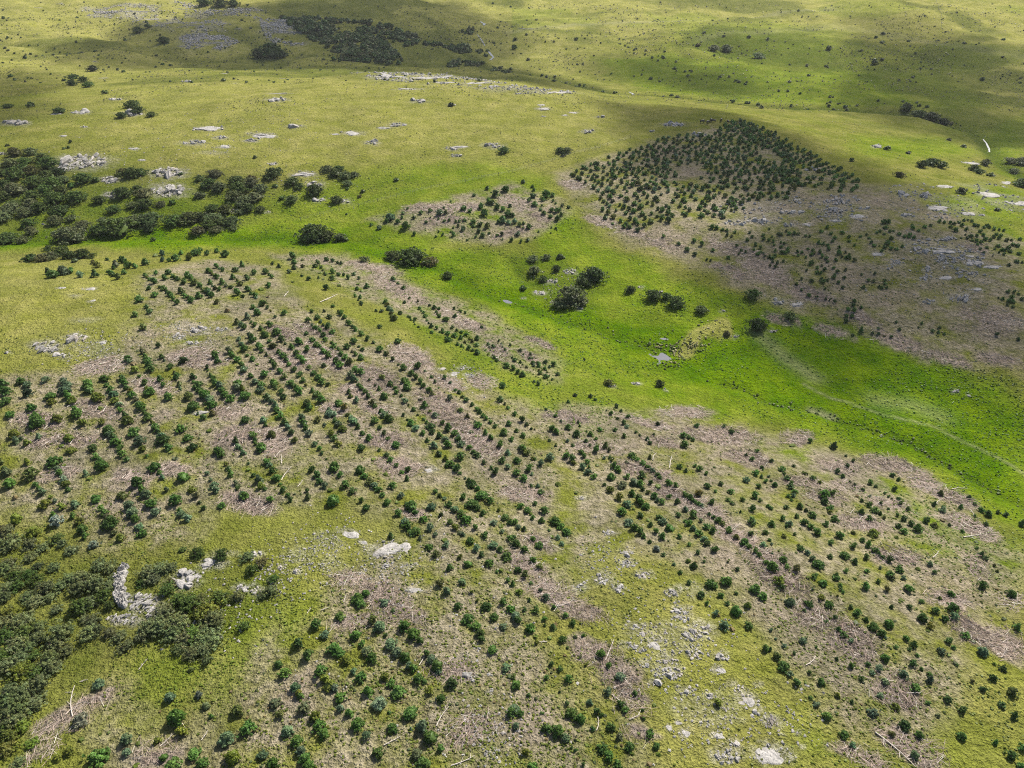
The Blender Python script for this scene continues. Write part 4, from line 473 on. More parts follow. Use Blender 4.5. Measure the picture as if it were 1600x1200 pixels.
M_GROUND, nt, b, nd, lk = new_mat('pasture ground')
g = N(nt, 'ShaderNodeNewGeometry'); P = g.outputs['Position']
a1 = N(nt, 'ShaderNodeAttribute', attribute_name='cover_a'); a2 = N(nt, 'ShaderNodeAttribute', attribute_name='cover_b')
s1 = N(nt, 'ShaderNodeSeparateColor'); lk.new(a1.outputs[0], s1.inputs[0])
s2 = N(nt, 'ShaderNodeSeparateColor'); lk.new(a2.outputs[0], s2.inputs[0])
wet, litter, rockm, rough = s1.outputs[0], s1.outputs[1], s1.outputs[2], a1.outputs['Alpha']
plant, dry, lush, path = s2.outputs[0], s2.outputs[1], s2.outputs[2], a2.outputs['Alpha']
n_big = noise_node(nt, .035, 4, .6, P); n_mid = noise_node(nt, .16, 4, .6, P); n_s = noise_node(nt, .9, 3, .65, P); n_f = noise_node(nt, 3.2, 3, .7, P)
mp = N(nt, 'ShaderNodeMapping'); mp.inputs['Scale'].default_value = (1.0, .32, 1.0); mp.inputs['Rotation'].default_value = (0, 0, .6); lk.new(P, mp.inputs[0])
n_str = noise_node(nt, 2.2, 3, .7, mp.outputs[0])
c = mix(nt, ramp(nt, n_mid, .35, .65), (.134, .142, .028), (.194, .184, .055))
c = mix(nt, math_n(nt, 'MULTIPLY', ramp(nt, n_big, .42, .62), .5), c, (.120, .148, .016))
c = mix(nt, dry, c, mix(nt, ramp(nt, n_mid, .35, .65), (.205, .205, .045), (.265, .248, .085)))
gr = mix(nt, ramp(nt, n_mid, .35, .66), (.100, .156, .008), (.152, .188, .018))
c = mix(nt, wet, c, gr)
c = mix(nt, lush, c, mix(nt, ramp(nt, n_mid, .35, .66), (.060, .126, .002), (.112, .172, .004)))
tan = mix(nt, ramp(nt, n_s, .38, .62), (.160, .142, .085), (.255, .220, .160))
c = mix(nt, math_n(nt, 'MULTIPLY', plant, ramp(nt, n_mid, .36, .58)), c, tan)
c = mix(nt, math_n(nt, 'MULTIPLY', rough, ramp(nt, n_s, .25, .6)), c, (.040, .062, .010))
lit = mix(nt, ramp(nt, n_str, .36, .62), (.135, .104, .082), (.290, .235, .205))
c = mix(nt, math_n(nt, 'MULTIPLY', litter, ramp(nt, n_s, .18, .45)), c, lit)
rk = mix(nt, ramp(nt, n_s, .35, .65), (.17, .155, .13), (.33, .31, .28))
c = mix(nt, math_n(nt, 'MULTIPLY', rockm, ramp(nt, n_f, .34, .56)), c, rk)
c = mix(nt, path, c, (.24, .23, .14))
sp = ramp(nt, n_f, .30, .62, (.38, .40, .36), (1.2, 1.2, 1.2)); c = mix(nt, .8, c, sp, 'MULTIPLY')  # fine ground mottle, its dark flecks deepened as painted tussock shadows
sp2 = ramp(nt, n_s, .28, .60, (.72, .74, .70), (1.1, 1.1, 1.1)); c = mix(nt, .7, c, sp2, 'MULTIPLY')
n_far = noise_node(nt, .055, 7, .72, P)
c = mix(nt, .8, c, ramp(nt, n_far, .34, .62, (.64, .68, .62), (1.14, 1.12, 1.1)), 'MULTIPLY')
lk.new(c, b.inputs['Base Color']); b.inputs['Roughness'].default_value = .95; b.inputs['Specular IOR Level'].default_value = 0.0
bump(nt, math_n(nt, 'ADD', n_f, math_n(nt, 'MULTIPLY', n_s, 2.0)), 1.0, .6, b)
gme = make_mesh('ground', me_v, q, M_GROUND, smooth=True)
for nm, chans in (('cover_a', (np.clip(np.maximum(WET, .75 * HALF), 0, 1), LITTER, ROCKM, ROUGH)), ('cover_b', (PLANT, DRY, LUSH, PATH))):
    at = gme.attributes.new(nm, 'FLOAT_COLOR', 'POINT')
    at.data.foreach_set('color', np.stack(chans, 1).astype(np.float32).ravel())
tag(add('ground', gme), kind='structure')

def sample(mask, x, y):
    r = np.hypot(x, y); t = np.arctan2(x, y)
    ri = np.clip(np.rint(np.interp(r, RR, np.arange(len(RR)))), 0, len(RR) - 1).astype(int)
    ti = np.clip(np.rint(np.interp(t, TH, np.arange(len(TH)))), 0, len(TH) - 1).astype(int)
    return mask.reshape(GX.shape)[ri, ti]

# ------------------------------------------------------------------ water
M_WATER, nt, b, nd, lk = new_mat('still water')
b.inputs['Base Color'].default_value = (.10, .10, .11, 1); b.inputs['Roughness'].default_value = .12; b.inputs['IOR'].default_value = 1.33
b.inputs['Specular IOR Level'].default_value = .5
gg = N(nt, 'ShaderNodeNewGeometry'); bump(nt, noise_node(nt, 1.5, 2, .5, gg.outputs['Position']), .05, .05, b)
for (w, zc) in pond_w:
    n = len(w)
    # widen outward a touch and let the bank close over the rim
    v = np.column_stack([w, np.full(n, zc - .06)])
    me = bpy.data.meshes.new('pond'); me.from_pydata([tuple(p) for p in v], [], [tuple(range(n))]); me.update(); me.materials.append(M_WATER)
    if me.polygons[0].normal.z < 0: me.flip_normals()
    tag(add('pond', me), kind='structure')
M_FOAM = plain('broken stream water', (.16, .17, .17), .5, .2, .5)
def ribbon(name, pts, width, lift, mat):
    p = wpoly(pts); L = [p[0]]
    for i in range(len(p) - 1):
        n = max(2, int(np.hypot(*(p[i + 1] - p[i])) / 2.5))
        for k in range(1, n + 1): L.append(p[i] + (p[i + 1] - p[i]) * k / n)
    L = np.array(L); T = np.gradient(L, axis=0); T /= np.hypot(T[:, 0], T[:, 1])[:, None] + 1e-9
    W = width * (.6 + .8 * vnoise(np.arange(len(L)) * .7, np.zeros(len(L)), 5))[:, None] / 2
    nrm = np.stack([-T[:, 1], T[:, 0]], 1)
    a = L + nrm * W; c = L - nrm * W
    za = zat(L[:, 0], L[:, 1]) + lift
    v = np.concatenate([np.column_stack([a, np.maximum(za, zat(a[:, 0], a[:, 1]) + lift)]), np.column_stack([c, np.maximum(za, zat(c[:, 0], c[:, 1]) + lift)])])
    n = len(L); f = np.array([(i, n + i, n + i + 1, i + 1) for i in range(n - 1)])
    me = make_mesh(name, v, f, mat, smooth=True)
    if me.polygons[0].normal.z < 0: me.flip_normals()
    return tag(add(name, me), kind='structure')
ribbon('stream', [(1536,218),(1541,224),(1545,232),(1546,238)], .8, .12, M_FOAM)
ribbon('stream', [(761,78),(766,84),(771,90),(766,94)], 1.8, .2, M_FOAM)
ribbon('stream', [(751,34),(757,37),(756,40)], 2.4, .2, M_FOAM)
ribbon('stream', [(746,54),(752,62),(758,72)], .9, .15, M_FOAM)
ribbon('stream', [(983,144),(990,148)], 1.3, .15, M_FOAM)

# ------------------------------------------------------------------ clouds, high above the frame: they cast the drifting shade
M_CLOUD, nt, b, nd, lk = new_mat('cloud')
at = N(nt, 'ShaderNodeAttribute', attribute_name='tint')
df = N(nt, 'ShaderNodeBsdfDiffuse'); df.inputs[0].default_value = (.85, .86, .88, 1)
tl = N(nt, 'ShaderNodeBsdfTranslucent'); tl.inputs[0].default_value = (.85, .86, .88, 1)
m1 = N(nt, 'ShaderNodeMixShader'); m1.inputs[0].default_value = .5; lk.new(df.outputs[0], m1.inputs[1]); lk.new(tl.outputs[0], m1.inputs[2])
tp = N(nt, 'ShaderNodeBsdfTransparent'); m2 = N(nt, 'ShaderNodeMixShader')
lk.new(at.outputs['Fac'], m2.inputs[0]); lk.new(tp.outputs[0], m2.inputs[1]); lk.new(m1.outputs[0], m2.inputs[2])
lk.new(m2.outputs[0], nd['Material Output'].inputs[0])
SHADE = [([(915,160),(1000,165),(1100,170),(1180,190),(1260,225),(1340,255),(1400,285),(1450,330),(1540,385),(1640,420),(1640,560),(1500,530),(1360,505),(1280,545),(1220,540),(1180,500),(1130,440),(1095,395),(1160,350),(1190,330),(1120,285),(1040,272),(985,240),(960,205)], 14, .55),
         ([(90,78),(150,62),(200,42),(300,24),(450,6),(700,4),(760,30),(830,50),(800,90),(930,132),(900,142),(780,122),(620,110),(400,108),(220,104),(140,90)], 15, .52),
         ([(-80,105),(40,108),(110,120),(90,150),(60,190),(-80,200)], 14, .38),
         ([(1330,20),(1420,35),(1640,80),(1640,215),(1500,215),(1420,190),(1340,165),(1280,140),(1350,110),(1320,70)], 18, .34),
         ([(880,62),(960,88),(1050,105),(1160,122),(1200,140),(1140,142),(1000,128),(900,95)], 14, .30)]
for si, (pts, soft, dens) in enumerate(SHADE):
    w = wpoly(pts); zg = float(zat(w[:, 0], w[:, 1]).mean())
    H0 = 520 + 40 * si
    off = SDIR[:2] / SDIR[2] * (H0 - zg)
    x0, y0 = w.min(0) - soft * 2; x1, y1 = w.max(0) + soft * 2
    nx = 44; ny = 44
    X, Y = np.meshgrid(np.linspace(x0, x1, nx), np.linspace(y0, y1, ny))
    wxx = X + (fbm(X, Y, 40, 300 + si, 3) - .5) * 40; wyy = Y + (fbm(X, Y, 40, 400 + si, 3) - .5) * 40
    s = sdist(wxx, wyy, w)
    dn = sstep(-soft, soft, s) * (.85 + .3 * fbm(X, Y, 30, 500 + si, 3)) * dens
    th = np.sqrt(np.clip(s + soft, 0, 60)) * 3 * (.5 + fbm(X, Y, 25, 600 + si, 3))
    top = np.stack([X + off[0], Y + off[1], H0 + th + .05], -1).reshape(-1, 3); bot = np.stack([X + off[0], Y + off[1], H0 - th * .35 - .05], -1).reshape(-1, 3)
    I = np.arange(nx * ny).reshape(ny, nx); keep = (s[:-1, :-1] > -soft * 1.2) | (s[1:, 1:] > -soft * 1.2)
    qa = np.stack([I[:-1, :-1], I[:-1, 1:], I[1:, 1:], I[1:, :-1]], -1)[keep]
    me = make_mesh('cloud', np.vstack([top, bot]), np.vstack([qa, qa[:, ::-1] + nx * ny]), M_CLOUD, np.tile(np.clip(dn, 0, .95).reshape(-1, 1), (2, 1)), smooth=True)
    tag(add('cloud', me), kind='structure')

# ------------------------------------------------------------------ plant shapes
def icosphere(sub=1):
    t = (1 + 5 ** .5) / 2
    v = [(-1,t,0),(1,t,0),(-1,-t,0),(1,-t,0),(0,-1,t),(0,1,t),(0,-1,-t),(0,1,-t),(t,0,-1),(t,0,1),(-t,0,-1),(-t,0,1)]
    f = [(0,11,5),(0,5,1),(0,1,7),(0,7,10),(0,10,11),(1,5,9),(5,11,4),(11,10,2),(10,7,6),(7,1,8),(3,9,4),(3,4,2),(3,2,6),(3,6,8),(3,8,9),(4,9,5),(2,4,11),(6,2,10),(8,6,7),(9,8,1)]
    v = [np.array(p) / np.linalg.norm(p) for p in v]
    for _ in range(sub):
        cache = {}; nf = []
        def mid(a, b_):
            k = (min(a, b_), max(a, b_))
            if k not in cache:
                m = v[a] + v[b_]; v.append(m / np.linalg.norm(m)); cache[k] = len(v) - 1
            return cache[k]
        for a, b_, c in f:
            x, y, z = mid(a, b_), mid(b_, c), mid(c, a); nf += [(a, x, z), (b_, y, x), (c, z, y), (x, y, z)]
        f = nf
    return np.array(v), np.array(f)
ICO = icosphere()
ICO1 = icosphere(0)
def unit(v): return v / (np.linalg.norm(v, axis=-1, keepdims=True) + 1e-9)
def leaf_quads(pos, nrm, length, width, rs):
    n = len(pos)
    t = unit(np.cross(nrm, rs.normal(size=(n, 3)))); s = np.cross(nrm, t)
    L = (length * (.65 + .7 * rs.random(n)))[:, None]; W = (width * (.65 + .7 * rs.random(n)))[:, None]
    v = np.stack([pos - t * L / 2, pos + s * W / 2 - t * L * .08, pos + t * L / 2 - nrm * L * .12, pos - s * W / 2 - t * L * .08], 1).reshape(-1, 3)
    f = np.arange(4 * n).reshape(n, 4)
    return v, f
def crown(seed, clumps, per, llen, lwid, tall=1.5, cone=.3, ragged=.2, low=0.05, clump_r=(.26, .42), core=2, heart=.8):
    """A leafy crown of unit radius standing on z = 0: leaves in clumps, so the outline and the shading are uneven."""
    rs = np.random.default_rng(seed); V = []; F = []; T = []; nv = 0
    lop = rs.normal(size=2) * .12
    for k in range(clumps):
        h = rs.random() ** .8; az = rs.random() * 2 * math.pi
        prof = (1 - h ** 2.2) ** .5 * (1 - cone * h) * (.72 + .28 * min(1, h * 4))
        rr = prof * (.45 + .5 * math.sqrt(rs.random())) * (1 + ragged * rs.normal())
        c = np.array([rr * math.cos(az) + lop[0] * h, rr * math.sin(az) + lop[1] * h, low + h * tall * .82 + .1])
        cr = rs.uniform(*clump_r) * (1 - .3 * h)
        d = unit(rs.normal(size=(per, 3)) + np.array([math.cos(az) * .5, math.sin(az) * .5, .7]))
        pos = c + d * (cr * (.55 + .5 * rs.random(per)))[:, None]
        pos[:, 2] = np.maximum(pos[:, 2], .03)
        nrm = unit(d + rs.normal(size=(per, 3)) * .45)
        v, f = leaf_quads(pos, nrm, llen, lwid, rs)
        ct = .72 + .6 * rs.random(); hue = rs.normal() * .05
        lt = ct * (.75 + .5 * rs.random(per))
        tint = np.stack([lt * (1 + hue), lt, lt * (1 - hue)], 1)
        V.append(v); F.append(f + nv); T.append(np.repeat(tint, 4, 0)); nv += len(v)
    # the dense leafy heart of the plant
    cv, cf = (ICO if core > 1 else ICO1); cv = cv.copy()
    h = np.clip((cv[:, 2] + 1) / 2, 0, 1)
    cv[:, :2] *= (heart * (1 - cone * h * .8) * (1 + .16 * rs.normal(size=len(cv))))[:, None]
    cv[:, 2] = low + h * tall * (.86 if heart > .7 else .7) * (1 + .07 * rs.normal(size=len(cv)))
    cv[:, 0] += lop[0] * h; cv[:, 1] += lop[1] * h
    lt = .6 + .5 * rs.random(len(cv))
    return np.concatenate(V + [cv]), [np.concatenate(F), cf + nv], np.concatenate(T + [np.stack([lt] * 3, 1)])
def tubes(paths, sides=4):
    V = []; F = []; nv = 0
    for pts, rad in paths:
        pts = np.asarray(pts, float); n = len(pts)
        for i in range(n):
            d = pts[min(i + 1, n - 1)] - pts[max(i - 1, 0)]; d = d / (np.linalg.norm(d) + 1e-9)
            u = np.cross(d, [.3, .9, .1]); u /= np.linalg.norm(u) + 1e-9; w = np.cross(d, u)
            for k in range(sides):
                a = 2 * math.pi * k / sides
                V.append(pts[i] + (u * math.cos(a) + w * math.sin(a)) * rad[i])
        for i in range(n - 1):
            for k in range(sides):
                F.append((nv + i * sides + k, nv + i * sides + (k + 1) % sides, nv + (i + 1) * sides + (k + 1) % sides, nv + (i + 1) * sides + k))
        nv += n * sides
    return np.array(V), np.array(F)
def stems(seed, n, tall, spread, rad=.035):
    rs = np.random.default_rng(seed); P = []
    for k in range(n):
        a = rs.random() * 6.28; s = spread * rs.random(); h = tall * (.6 + .4 * rs.random())
        P.append(([(0.04 * math.cos(a), .04 * math.sin(a), -.25), (s * .4 * math.cos(a), s * .4 * math.sin(a), h * .5), (s * math.cos(a), s * math.sin(a), h)], (rad, rad * .7, rad * .3)))
    return tubes(P)
SH = []      # planted shrubs, near
for k in range(9):
    cone = (.15, .3, .45)[k % 3]; tall = (1.0, 1.2, 1.45)[k % 3]
    v, f, t = crown(100 + k, 40 + 4 * (k % 3), 34, .23, .13, tall, cone, (.12, .12, .26)[k // 3], clump_r=((.2, .34), (.2, .34), (.14, .30))[k // 3], heart=(.8, .75, .55)[k // 3])
    sv, sf = stems(200 + k, 4, tall * .75, .45)
    SH.append((make_mesh('crown', v, f, M_LEAF, t), make_mesh('stem', sv, sf, M_STEM)))
SHL = [crown(300 + k, 18, 13, .36, .22, (1.15, 1.35, 1.6)[k % 3], (.15, .3, .45)[k % 3], .10, core=1) for k in range(6)]     # far, lighter
SHX = [crown(330 + k, 11, 8, .46, .30, (1.0, 1.2, 1.4)[k % 3], (.2, .3, .4)[k % 3], .08, core=1) for k in range(6)]
BU = []      # native bushes
for k in range(8):
    v, f, t = crown(400 + k, 84 + 4 * (k % 3), 26, .14, .085, (1.05, 1.2, 1.4)[k % 3], .1, .34, clump_r=(.13, .27), heart=.62)
    sv, sf = stems(500 + k, 14, 1.25, .95, .022)
    BU.append((make_mesh('crown', v, f, M_LEAF, t), make_mesh('stem', sv, sf, M_STEM)))

BUL = []     # the widest bushes, with finer leaves for their size
for k in range(4):
    v, f, t = crown(450 + k, 150 + 10 * k, 26, .095, .062, (.95, 1.1, 1.25, 1.0)[k], .1, .36, clump_r=(.09, .2), heart=.66)
    sv, sf = stems(550 + k, 22, 1.15, .95, .014)
    BUL.append((make_mesh('crown', v, f, M_LEAF, t), make_mesh('stem', sv, sf, M_STEM)))
TONE = {'g': ((.070, .136, .026), 'dark green'), 'b': ((.108, .164, .080), 'blue-green'), 'B': ((.165, .210, .150), 'pale blue-grey'), 'w': ((.10, .12, .09), 'greyish'),
        'y': ((.115, .140, .020), 'yellow-green'), 'd': ((.054, .098, .024), 'very dark green'),
        'o': ((.058, .092, .018), 'dark olive'), 'a': ((.108, .132, .050), 'grey-green')}
def tone(c, rs):
    b0 = np.array(TONE[c][0])
    if rs.random() < .06: b0 = b0 * .6 + np.array((.11, .075, .03)) * .5
    base = b0 * (1 + .2 * rs.normal()) * (1 + .05 * rs.normal(size=3))
    return tuple(np.clip(base, .01, .3))

# ------------------------------------------------------------------ naming one thing among many: nearest landmark, side and rank
LAND = [('the long flat rock slab', 608, 858), ('the curved pale rock ledge', 192, 915), ('the pond', 1035, 553), ('the big left boulder', 75, 543), ('the left plantation rock heap', 305, 520),
        ('the dark round bush pair', 640, 400), ('the flat slab at the bottom edge', 1205, 1180), ('the densest boulder cluster', 1042, 1052), ('the central boulder group', 940, 904), ('the ridged crag at upper left', 130, 252),
        ('the lone large oval bush', 490, 365), ('the grey bush by the creek', 893, 462), ('the lit crag on the pasture', 435, 150), ('the pale rock at the shade edge', 1246, 475), ('the peaked grey rock', 1501, 467),
        ('the ridge behind the plantation', 1305, 318), ('the grazing cattle', 1112, 190), ('the rocky crest line', 660, 122), ('the far dark thicket', 570, 60), ('the lone bush on the plain', 788, 235),
        ('the lower right corner', 1590, 1190), ('the lower left corner', 10, 1190), ('the bottom edge centre', 760, 1195), ('the right edge middle', 1590, 880), ('the left edge centre', 5, 680),
        ('the pale mid right outcrop', 1086, 1023), ('the upper right creek bend', 1540, 225), ('the stone-strewn rise', 510, 850), ('the tan earth bank by the pond', 1100, 525), ('the two white stones', 1211, 517),
        ('the long fallen pale log', 515, 466), ('the upright dead branch', 1048, 722), ('the curving footpath', 1420, 657), ('the stream puddle', 793, 471), ('the brush heap by the slab', 545, 905), ('the largest brown brush field', 1222, 903),
        ('the brush field near the right edge', 1572, 1005), ('the right slope brush patch', 1130, 680), ('the brush patch left of centre', 690, 640), ('the upper left brush patch', 160, 572)]
ORD = ['nearest', 'second nearest', 'third nearest', 'fourth nearest', 'fifth nearest', 'sixth nearest', 'seventh nearest', 'eighth nearest', 'ninth nearest', 'tenth nearest', 'eleventh nearest', 'twelfth nearest'] + \
      ['%sth nearest' % k for k in range(13, 80)]
def name_many(items, key, skip=()):
    """items: list of [object, px, py, describing words]; the label counts things of this kind from a landmark on one side."""
    buckets = {}
    for it in items:
        o, px, py, words = it
        best = min((l for l in LAND if l[0] not in skip and math.hypot(l[1] - px, l[2] - py) > 1), key=lambda l: math.hypot(l[1] - px, (l[2] - py) * 1.2))
        dx, dy = px - best[1], py - best[2]
        side = ('right of' if dx > 0 else 'left of') if abs(dx) > abs(dy) else ('below' if dy > 0 else 'above')
        buckets.setdefault((best[0], side), []).append((math.hypot(dx, dy), it))
    for (lm, side), L in buckets.items():
        L.sort(key=lambda t: t[0])
        for k, (d, it) in enumerate(L):
            lab = f'{it[3]}, {ORD[k]} {side} {lm}'
            if len(lab.split()) > 16: lab = lab.replace('flat pale bare rock slab', 'flat rock slab').replace('heap of pale grey boulders', 'grey boulder heap')
            it[0]['label'] = lab

# ------------------------------------------------------------------ planted shrubs
pl = [p for p in PLANTED if not (p[3] == 'y' and p[2] < 7)]
weeds_px = [p for p in PLANTED if p[3] == 'y' and p[2] < 7]
arr = np.array([(p[0], p[1], p[2]) for p in pl])
def bases(arr, lift):
    """crown centre in the photo -> foot of the plant on the land and its true radius"""
    x, y, z, d = ground(arr[:, 0], arr[:, 1])
    a = np.arctan2(CAM_Z - z, np.hypot(x, y))
    x, y, z, d = ground(arr[:, 0], arr[:, 1] + arr[:, 2] * lift * np.cos(a))
    return x, y, z, d, arr[:, 2] * d / FPX
X, Y, Z, D, Wr = bases(arr, .75)
order = np.argsort(-arr[:, 2])
near_i = [i for i in order if 0 <= arr[i, 0] <= 1600 and arr[i, 1] < 1204][:300]
rs = np.random.default_rng(5)
items = []
for i in near_i:
    p = pl[i]; k = int(rs.integers(len(SH))); r = Wr[i] * rs.uniform(.82, 1.0)
    root = bpy.data.objects.new('planted_shrub', None); col.objects.link(root)
    root.location = (X[i], Y[i], Z[i] - .03); root.rotation_euler = (0, 0, rs.random() * 6.28); root.empty_display_size = .3
    c = tone(p[3], rs); sz = r * rs.uniform(.88, 1.08)
    add('crown', SH[k][0], root, sc=(r, r * rs.uniform(.9, 1.08), sz), color=c)
    add('stem', SH[k][1], root, sc=(r, r, sz))
    tag(root, None, 'shrub', 'planted shrubs in the near plantation')
    size = 'large' if r > 1.4 else ('small' if r < .95 else 'medium')
    items.append([root, p[0], p[1], f'{size} {TONE[p[3]][1]} planted shrub'])
name_many(items, 'shrub')
# everything smaller or farther is one mass
rest = [i for i in range(len(pl)) if i not in set(near_i)]
RX = [X[i] for i in rest]; RY = [Y[i] for i in rest]; RW = [Wr[i] * .97 for i in rest]; RC = [pl[i][3] for i in rest]
ax = np.array([X[i] for i in range(len(pl))]); ay = np.array([Y[i] for i in range(len(pl))]); apx = arr[:, 0]; apy = arr[:, 1]
for i in range(len(pl)):
    if apy[i] < 400 or (apx[i] > 1090 and apy[i] < 580): continue
    dxp = apx - apx[i]; dyp = apy - apy[i]; an_ = np.degrees(np.arctan2(dyp, dxp)); dw = np.hypot(ax - ax[i], ay - ay[i])
    c_ = np.nonzero((an_ > 28) & (an_ < 68) & (dw < 7.5) & (dw > 1.6))[0]
    if len(c_):
        j = c_[np.argmin(dw[c_])]; m_ = int(dw[j] / 1.7)
        for q_ in range(1, m_):
            if rs.random() < .72:
                t_ = q_ / m_ + rs.normal() * .06
                RX.append(ax[i] * (1 - t_) + ax[j] * t_ + rs.normal() * .18); RY.append(ay[i] * (1 - t_) + ay[j] * t_ + rs.normal() * .18)
                RW.append(min(Wr[i], Wr[j]) * rs.uniform(.5, .95)); RC.append(rs.choice(['g', 'b', 'd', 'y'], p=[.5, .2, .2, .1]))
def rows_in(pts, spacing, along, keep, r0, holes=()):
    w = wpoly(pts); lo = w.min(0); hi = w.max(0); c = (lo + hi) / 2; L = np.hypot(*(hi - lo)) / 2
    u = np.arange(-L, L, spacing * 1.35); v = np.arange(-L, L, spacing)
    U, Vv = np.meshgrid(u, v); U = U.ravel() + rs.normal(size=U.size) * spacing * .16; Vv = Vv.ravel() + rs.normal(size=Vv.size) * spacing * .22
    ca, sa = math.cos(along), math.sin(along)
    x = c[0] + U * ca - Vv * sa; y = c[1] + U * sa + Vv * ca
    k = (sdist(x, y, w) > 0) & (rs.random(len(x)) < keep * (.55 + .9 * fbm(x, y, 22, 700, 2)))
    for h in holes: k &= sdist(x, y, wpoly(h)) < 0
    for xx, yy_ in zip(x[k], y[k]):
        RX.append(xx); RY.append(yy_); RW.append(r0 * rs.uniform(.7, 1.3)); RC.append(rs.choice(['g', 'g', 'g', 'd', 'b', 'y'], p=[.3, .25, .15, .15, .08, .07]))
HOLE = [[(1050,262),(1095,258),(1110,275),(1060,282)], [(1180,232),(1215,240),(1225,255),(1190,250)]]
rows_in([(882,272),(945,250),(985,233),(1045,214),(1110,212),(1130,194),(1160,190),(1225,222),(1246,262),(1256,290),(1230,312),(1190,314),(1130,336),(1085,342),(1040,352),(985,366),(945,345),(935,325),(935,300),(912,285)], 2.75, .5, 1.1, 1.0, HOLE)
rows_in([(1128,197),(1160,188),(1200,204),(1270,240),(1345,282),(1325,290),(1250,262),(1180,224)], 2.8, -.75, 1.1, 1.0)
rows_in([(1190,256),(1260,275),(1340,293),(1330,304),(1250,292),(1185,272)], 2.9, -.5, .9, 1.0)
rows_in([(938,345),(1085,345),(1150,370),(1180,400),(1120,412),(1030,385),(950,362)], 4.0, .5, .45, .8)
rows_in([(1140,395),(1300,385),(1350,420),(1330,470),(1250,450),(1160,425)], 4.2, .5, .28, .75)
def join(models, xs, ys, ws, cs, name, sq=(.9, 1.15)):
    V = []; F = []; F3 = []; T = []; nv = 0
    zs = zat(np.array(xs), np.array(ys))
    for x, y, z, w, c in zip(xs, ys, zs, ws, cs):
        far = math.hypot(x, y) > 230
        v, f, t = (models[1] if far and len(models) > 1 else models[0])[rs.integers(len(models[0]))]
        a = rs.random() * 6.28; ca, sa = math.cos(a) * w, math.sin(a) * w; hz = w * rs.uniform(*sq)
        V.append(np.stack([v[:, 0] * ca - v[:, 1] * sa + x, v[:, 0] * sa + v[:, 1] * ca + y, v[:, 2] * hz + z - .03], 1))
        F.append(f[0] + nv); F3.append(f[1] + nv); T.append(t * np.array(tone(c, rs))); nv += len(v)
    return make_mesh(name, np.concatenate(V), [np.concatenate(F), np.concatenate(F3)], M_LEAF, np.concatenate(T))
tag(add('planted_shrub_mass', join((SHL, SHX), RX, RY, RW, RC, 'planted_shrub_mass')), 'farther rows of small dark green planted shrubs across the slopes', 'shrubs', kind='stuff')

# ------------------------------------------------------------------ native bushes: each one its own plant
arr = np.array([(p[0], p[1], p[2]) for p in BUSHES])
X, Y, Z, D, Wr = bases(arr, .45)
items = []
near_b = [i for i in np.argsort(-arr[:, 2]) if -20 <= arr[i, 0] <= 1620 and arr[i, 1] < 1215][:300]
for i in near_b:
    p = BUSHES[i]; r = Wr[i] * rs.uniform(.95, 1.12); lib = BUL if r > 2.6 else BU; k = int(rs.integers(len(lib)))
    root = bpy.data.objects.new('native_bush', None); col.objects.link(root)
    root.location = (X[i], Y[i], Z[i] - .05); root.rotation_euler = (0, 0, rs.random() * 6.28); root.empty_display_size = .3
    c = tone(p[3], rs); sz = r * rs.uniform(.7, .95)
    add('crown', lib[k][0], root, sc=(r, r * rs.uniform(.85, 1.1), sz), color=c)
    add('stem', lib[k][1], root, sc=(r, r, sz), color=c)
    tag(root, None, 'bush', 'native bushes')
    size = 'large' if r > 2.7 else ('small' if r < 1.4 else 'medium')
    items.append([root, p[0], p[1], f'{size} {TONE[p[3]][1]} wild bush'])
name_many(items, 'bush', skip=('the far dark thicket',))
# the far wood that reads as one mass
FX = []; FY = []; FW = []; FC = []
for pts, n, r0 in (([(428,22),(470,28),(540,33),(610,42),(655,60),(655,72),(600,78),(640,92),(590,97),(520,88),(495,70),(480,52),(440,34)], 640, 2.7), ([(665,66),(700,70),(735,76),(735,82),(690,78),(665,74)], 60, 2.3),
                   ([(703,95),(760,98),(765,105),(705,105)], 50, 2.1), ([(770,106),(803,112),(800,115),(770,112)], 12, 2.0), ([(712,42),(740,46),(738,56),(712,48)], 14, 2.2), ([(745,78),(765,80),(762,90),(748,86)], 10, 2.2),
                   ([(535,78),(560,70),(620,80),(640,98),(520,96)], 90, 2.7)):
    w = wpoly(pts); lo, hi = w.min(0), w.max(0); got = 0
    while got < n:
        x, y = rs.uniform(lo, hi)
        if sdist(np.array([x]), np.array([y]), w)[0] > 14 * float(fbm(np.array([x]), np.array([y]), 22, 990, 2)[0]) - 7 - 3 * (n < 60) and float(fbm(np.array([x]), np.array([y]), 16, 995, 2)[0]) > .33:
            FX.append(x); FY.append(y); FW.append(r0 * rs.uniform(.6, 1.4)); FC.append(rs.choice(['o', 'a', 'd'])); got += 1
for l in ([(850,120),(960,145),(1060,152),(1200,166),(1330,170)], [(960,60),(1060,110),(1180,135),(1330,165)], [(0,75),(150,82),(260,92)], [(1330,168),(1420,160),(1500,205)]):
    w = wpoly(l)
    for i in range(len(w) - 1):
        n = int(np.hypot(*(w[i + 1] - w[i])) / 3)
        for k in range(n):
            if rs.random() < .5:
                t = rs.random(); q2 = w[i] * (1 - t) + w[i + 1] * t + rs.normal(size=2) * 3
                FX.append(q2[0]); FY.append(q2[1]); FW.append(rs.uniform(.5, 1.7)); FC.append(rs.choice(['o', 'a', 'd']))
for k in range(760):   # single low bushes dotted over the far slopes
    px, py = rs.uniform(0, 1600), rs.uniform(4, 130)
    x, y, z, d = ground([px], [py])
    FX.append(x[0]); FY.append(y[0]); FW.append(rs.uniform(.5, 1.2) * (1.7 if rs.random() < .15 else 1)); FC.append(rs.choice(['o', 'a', 'd']))
rest_b = [i for i in range(len(BUSHES)) if i not in set(near_b)]
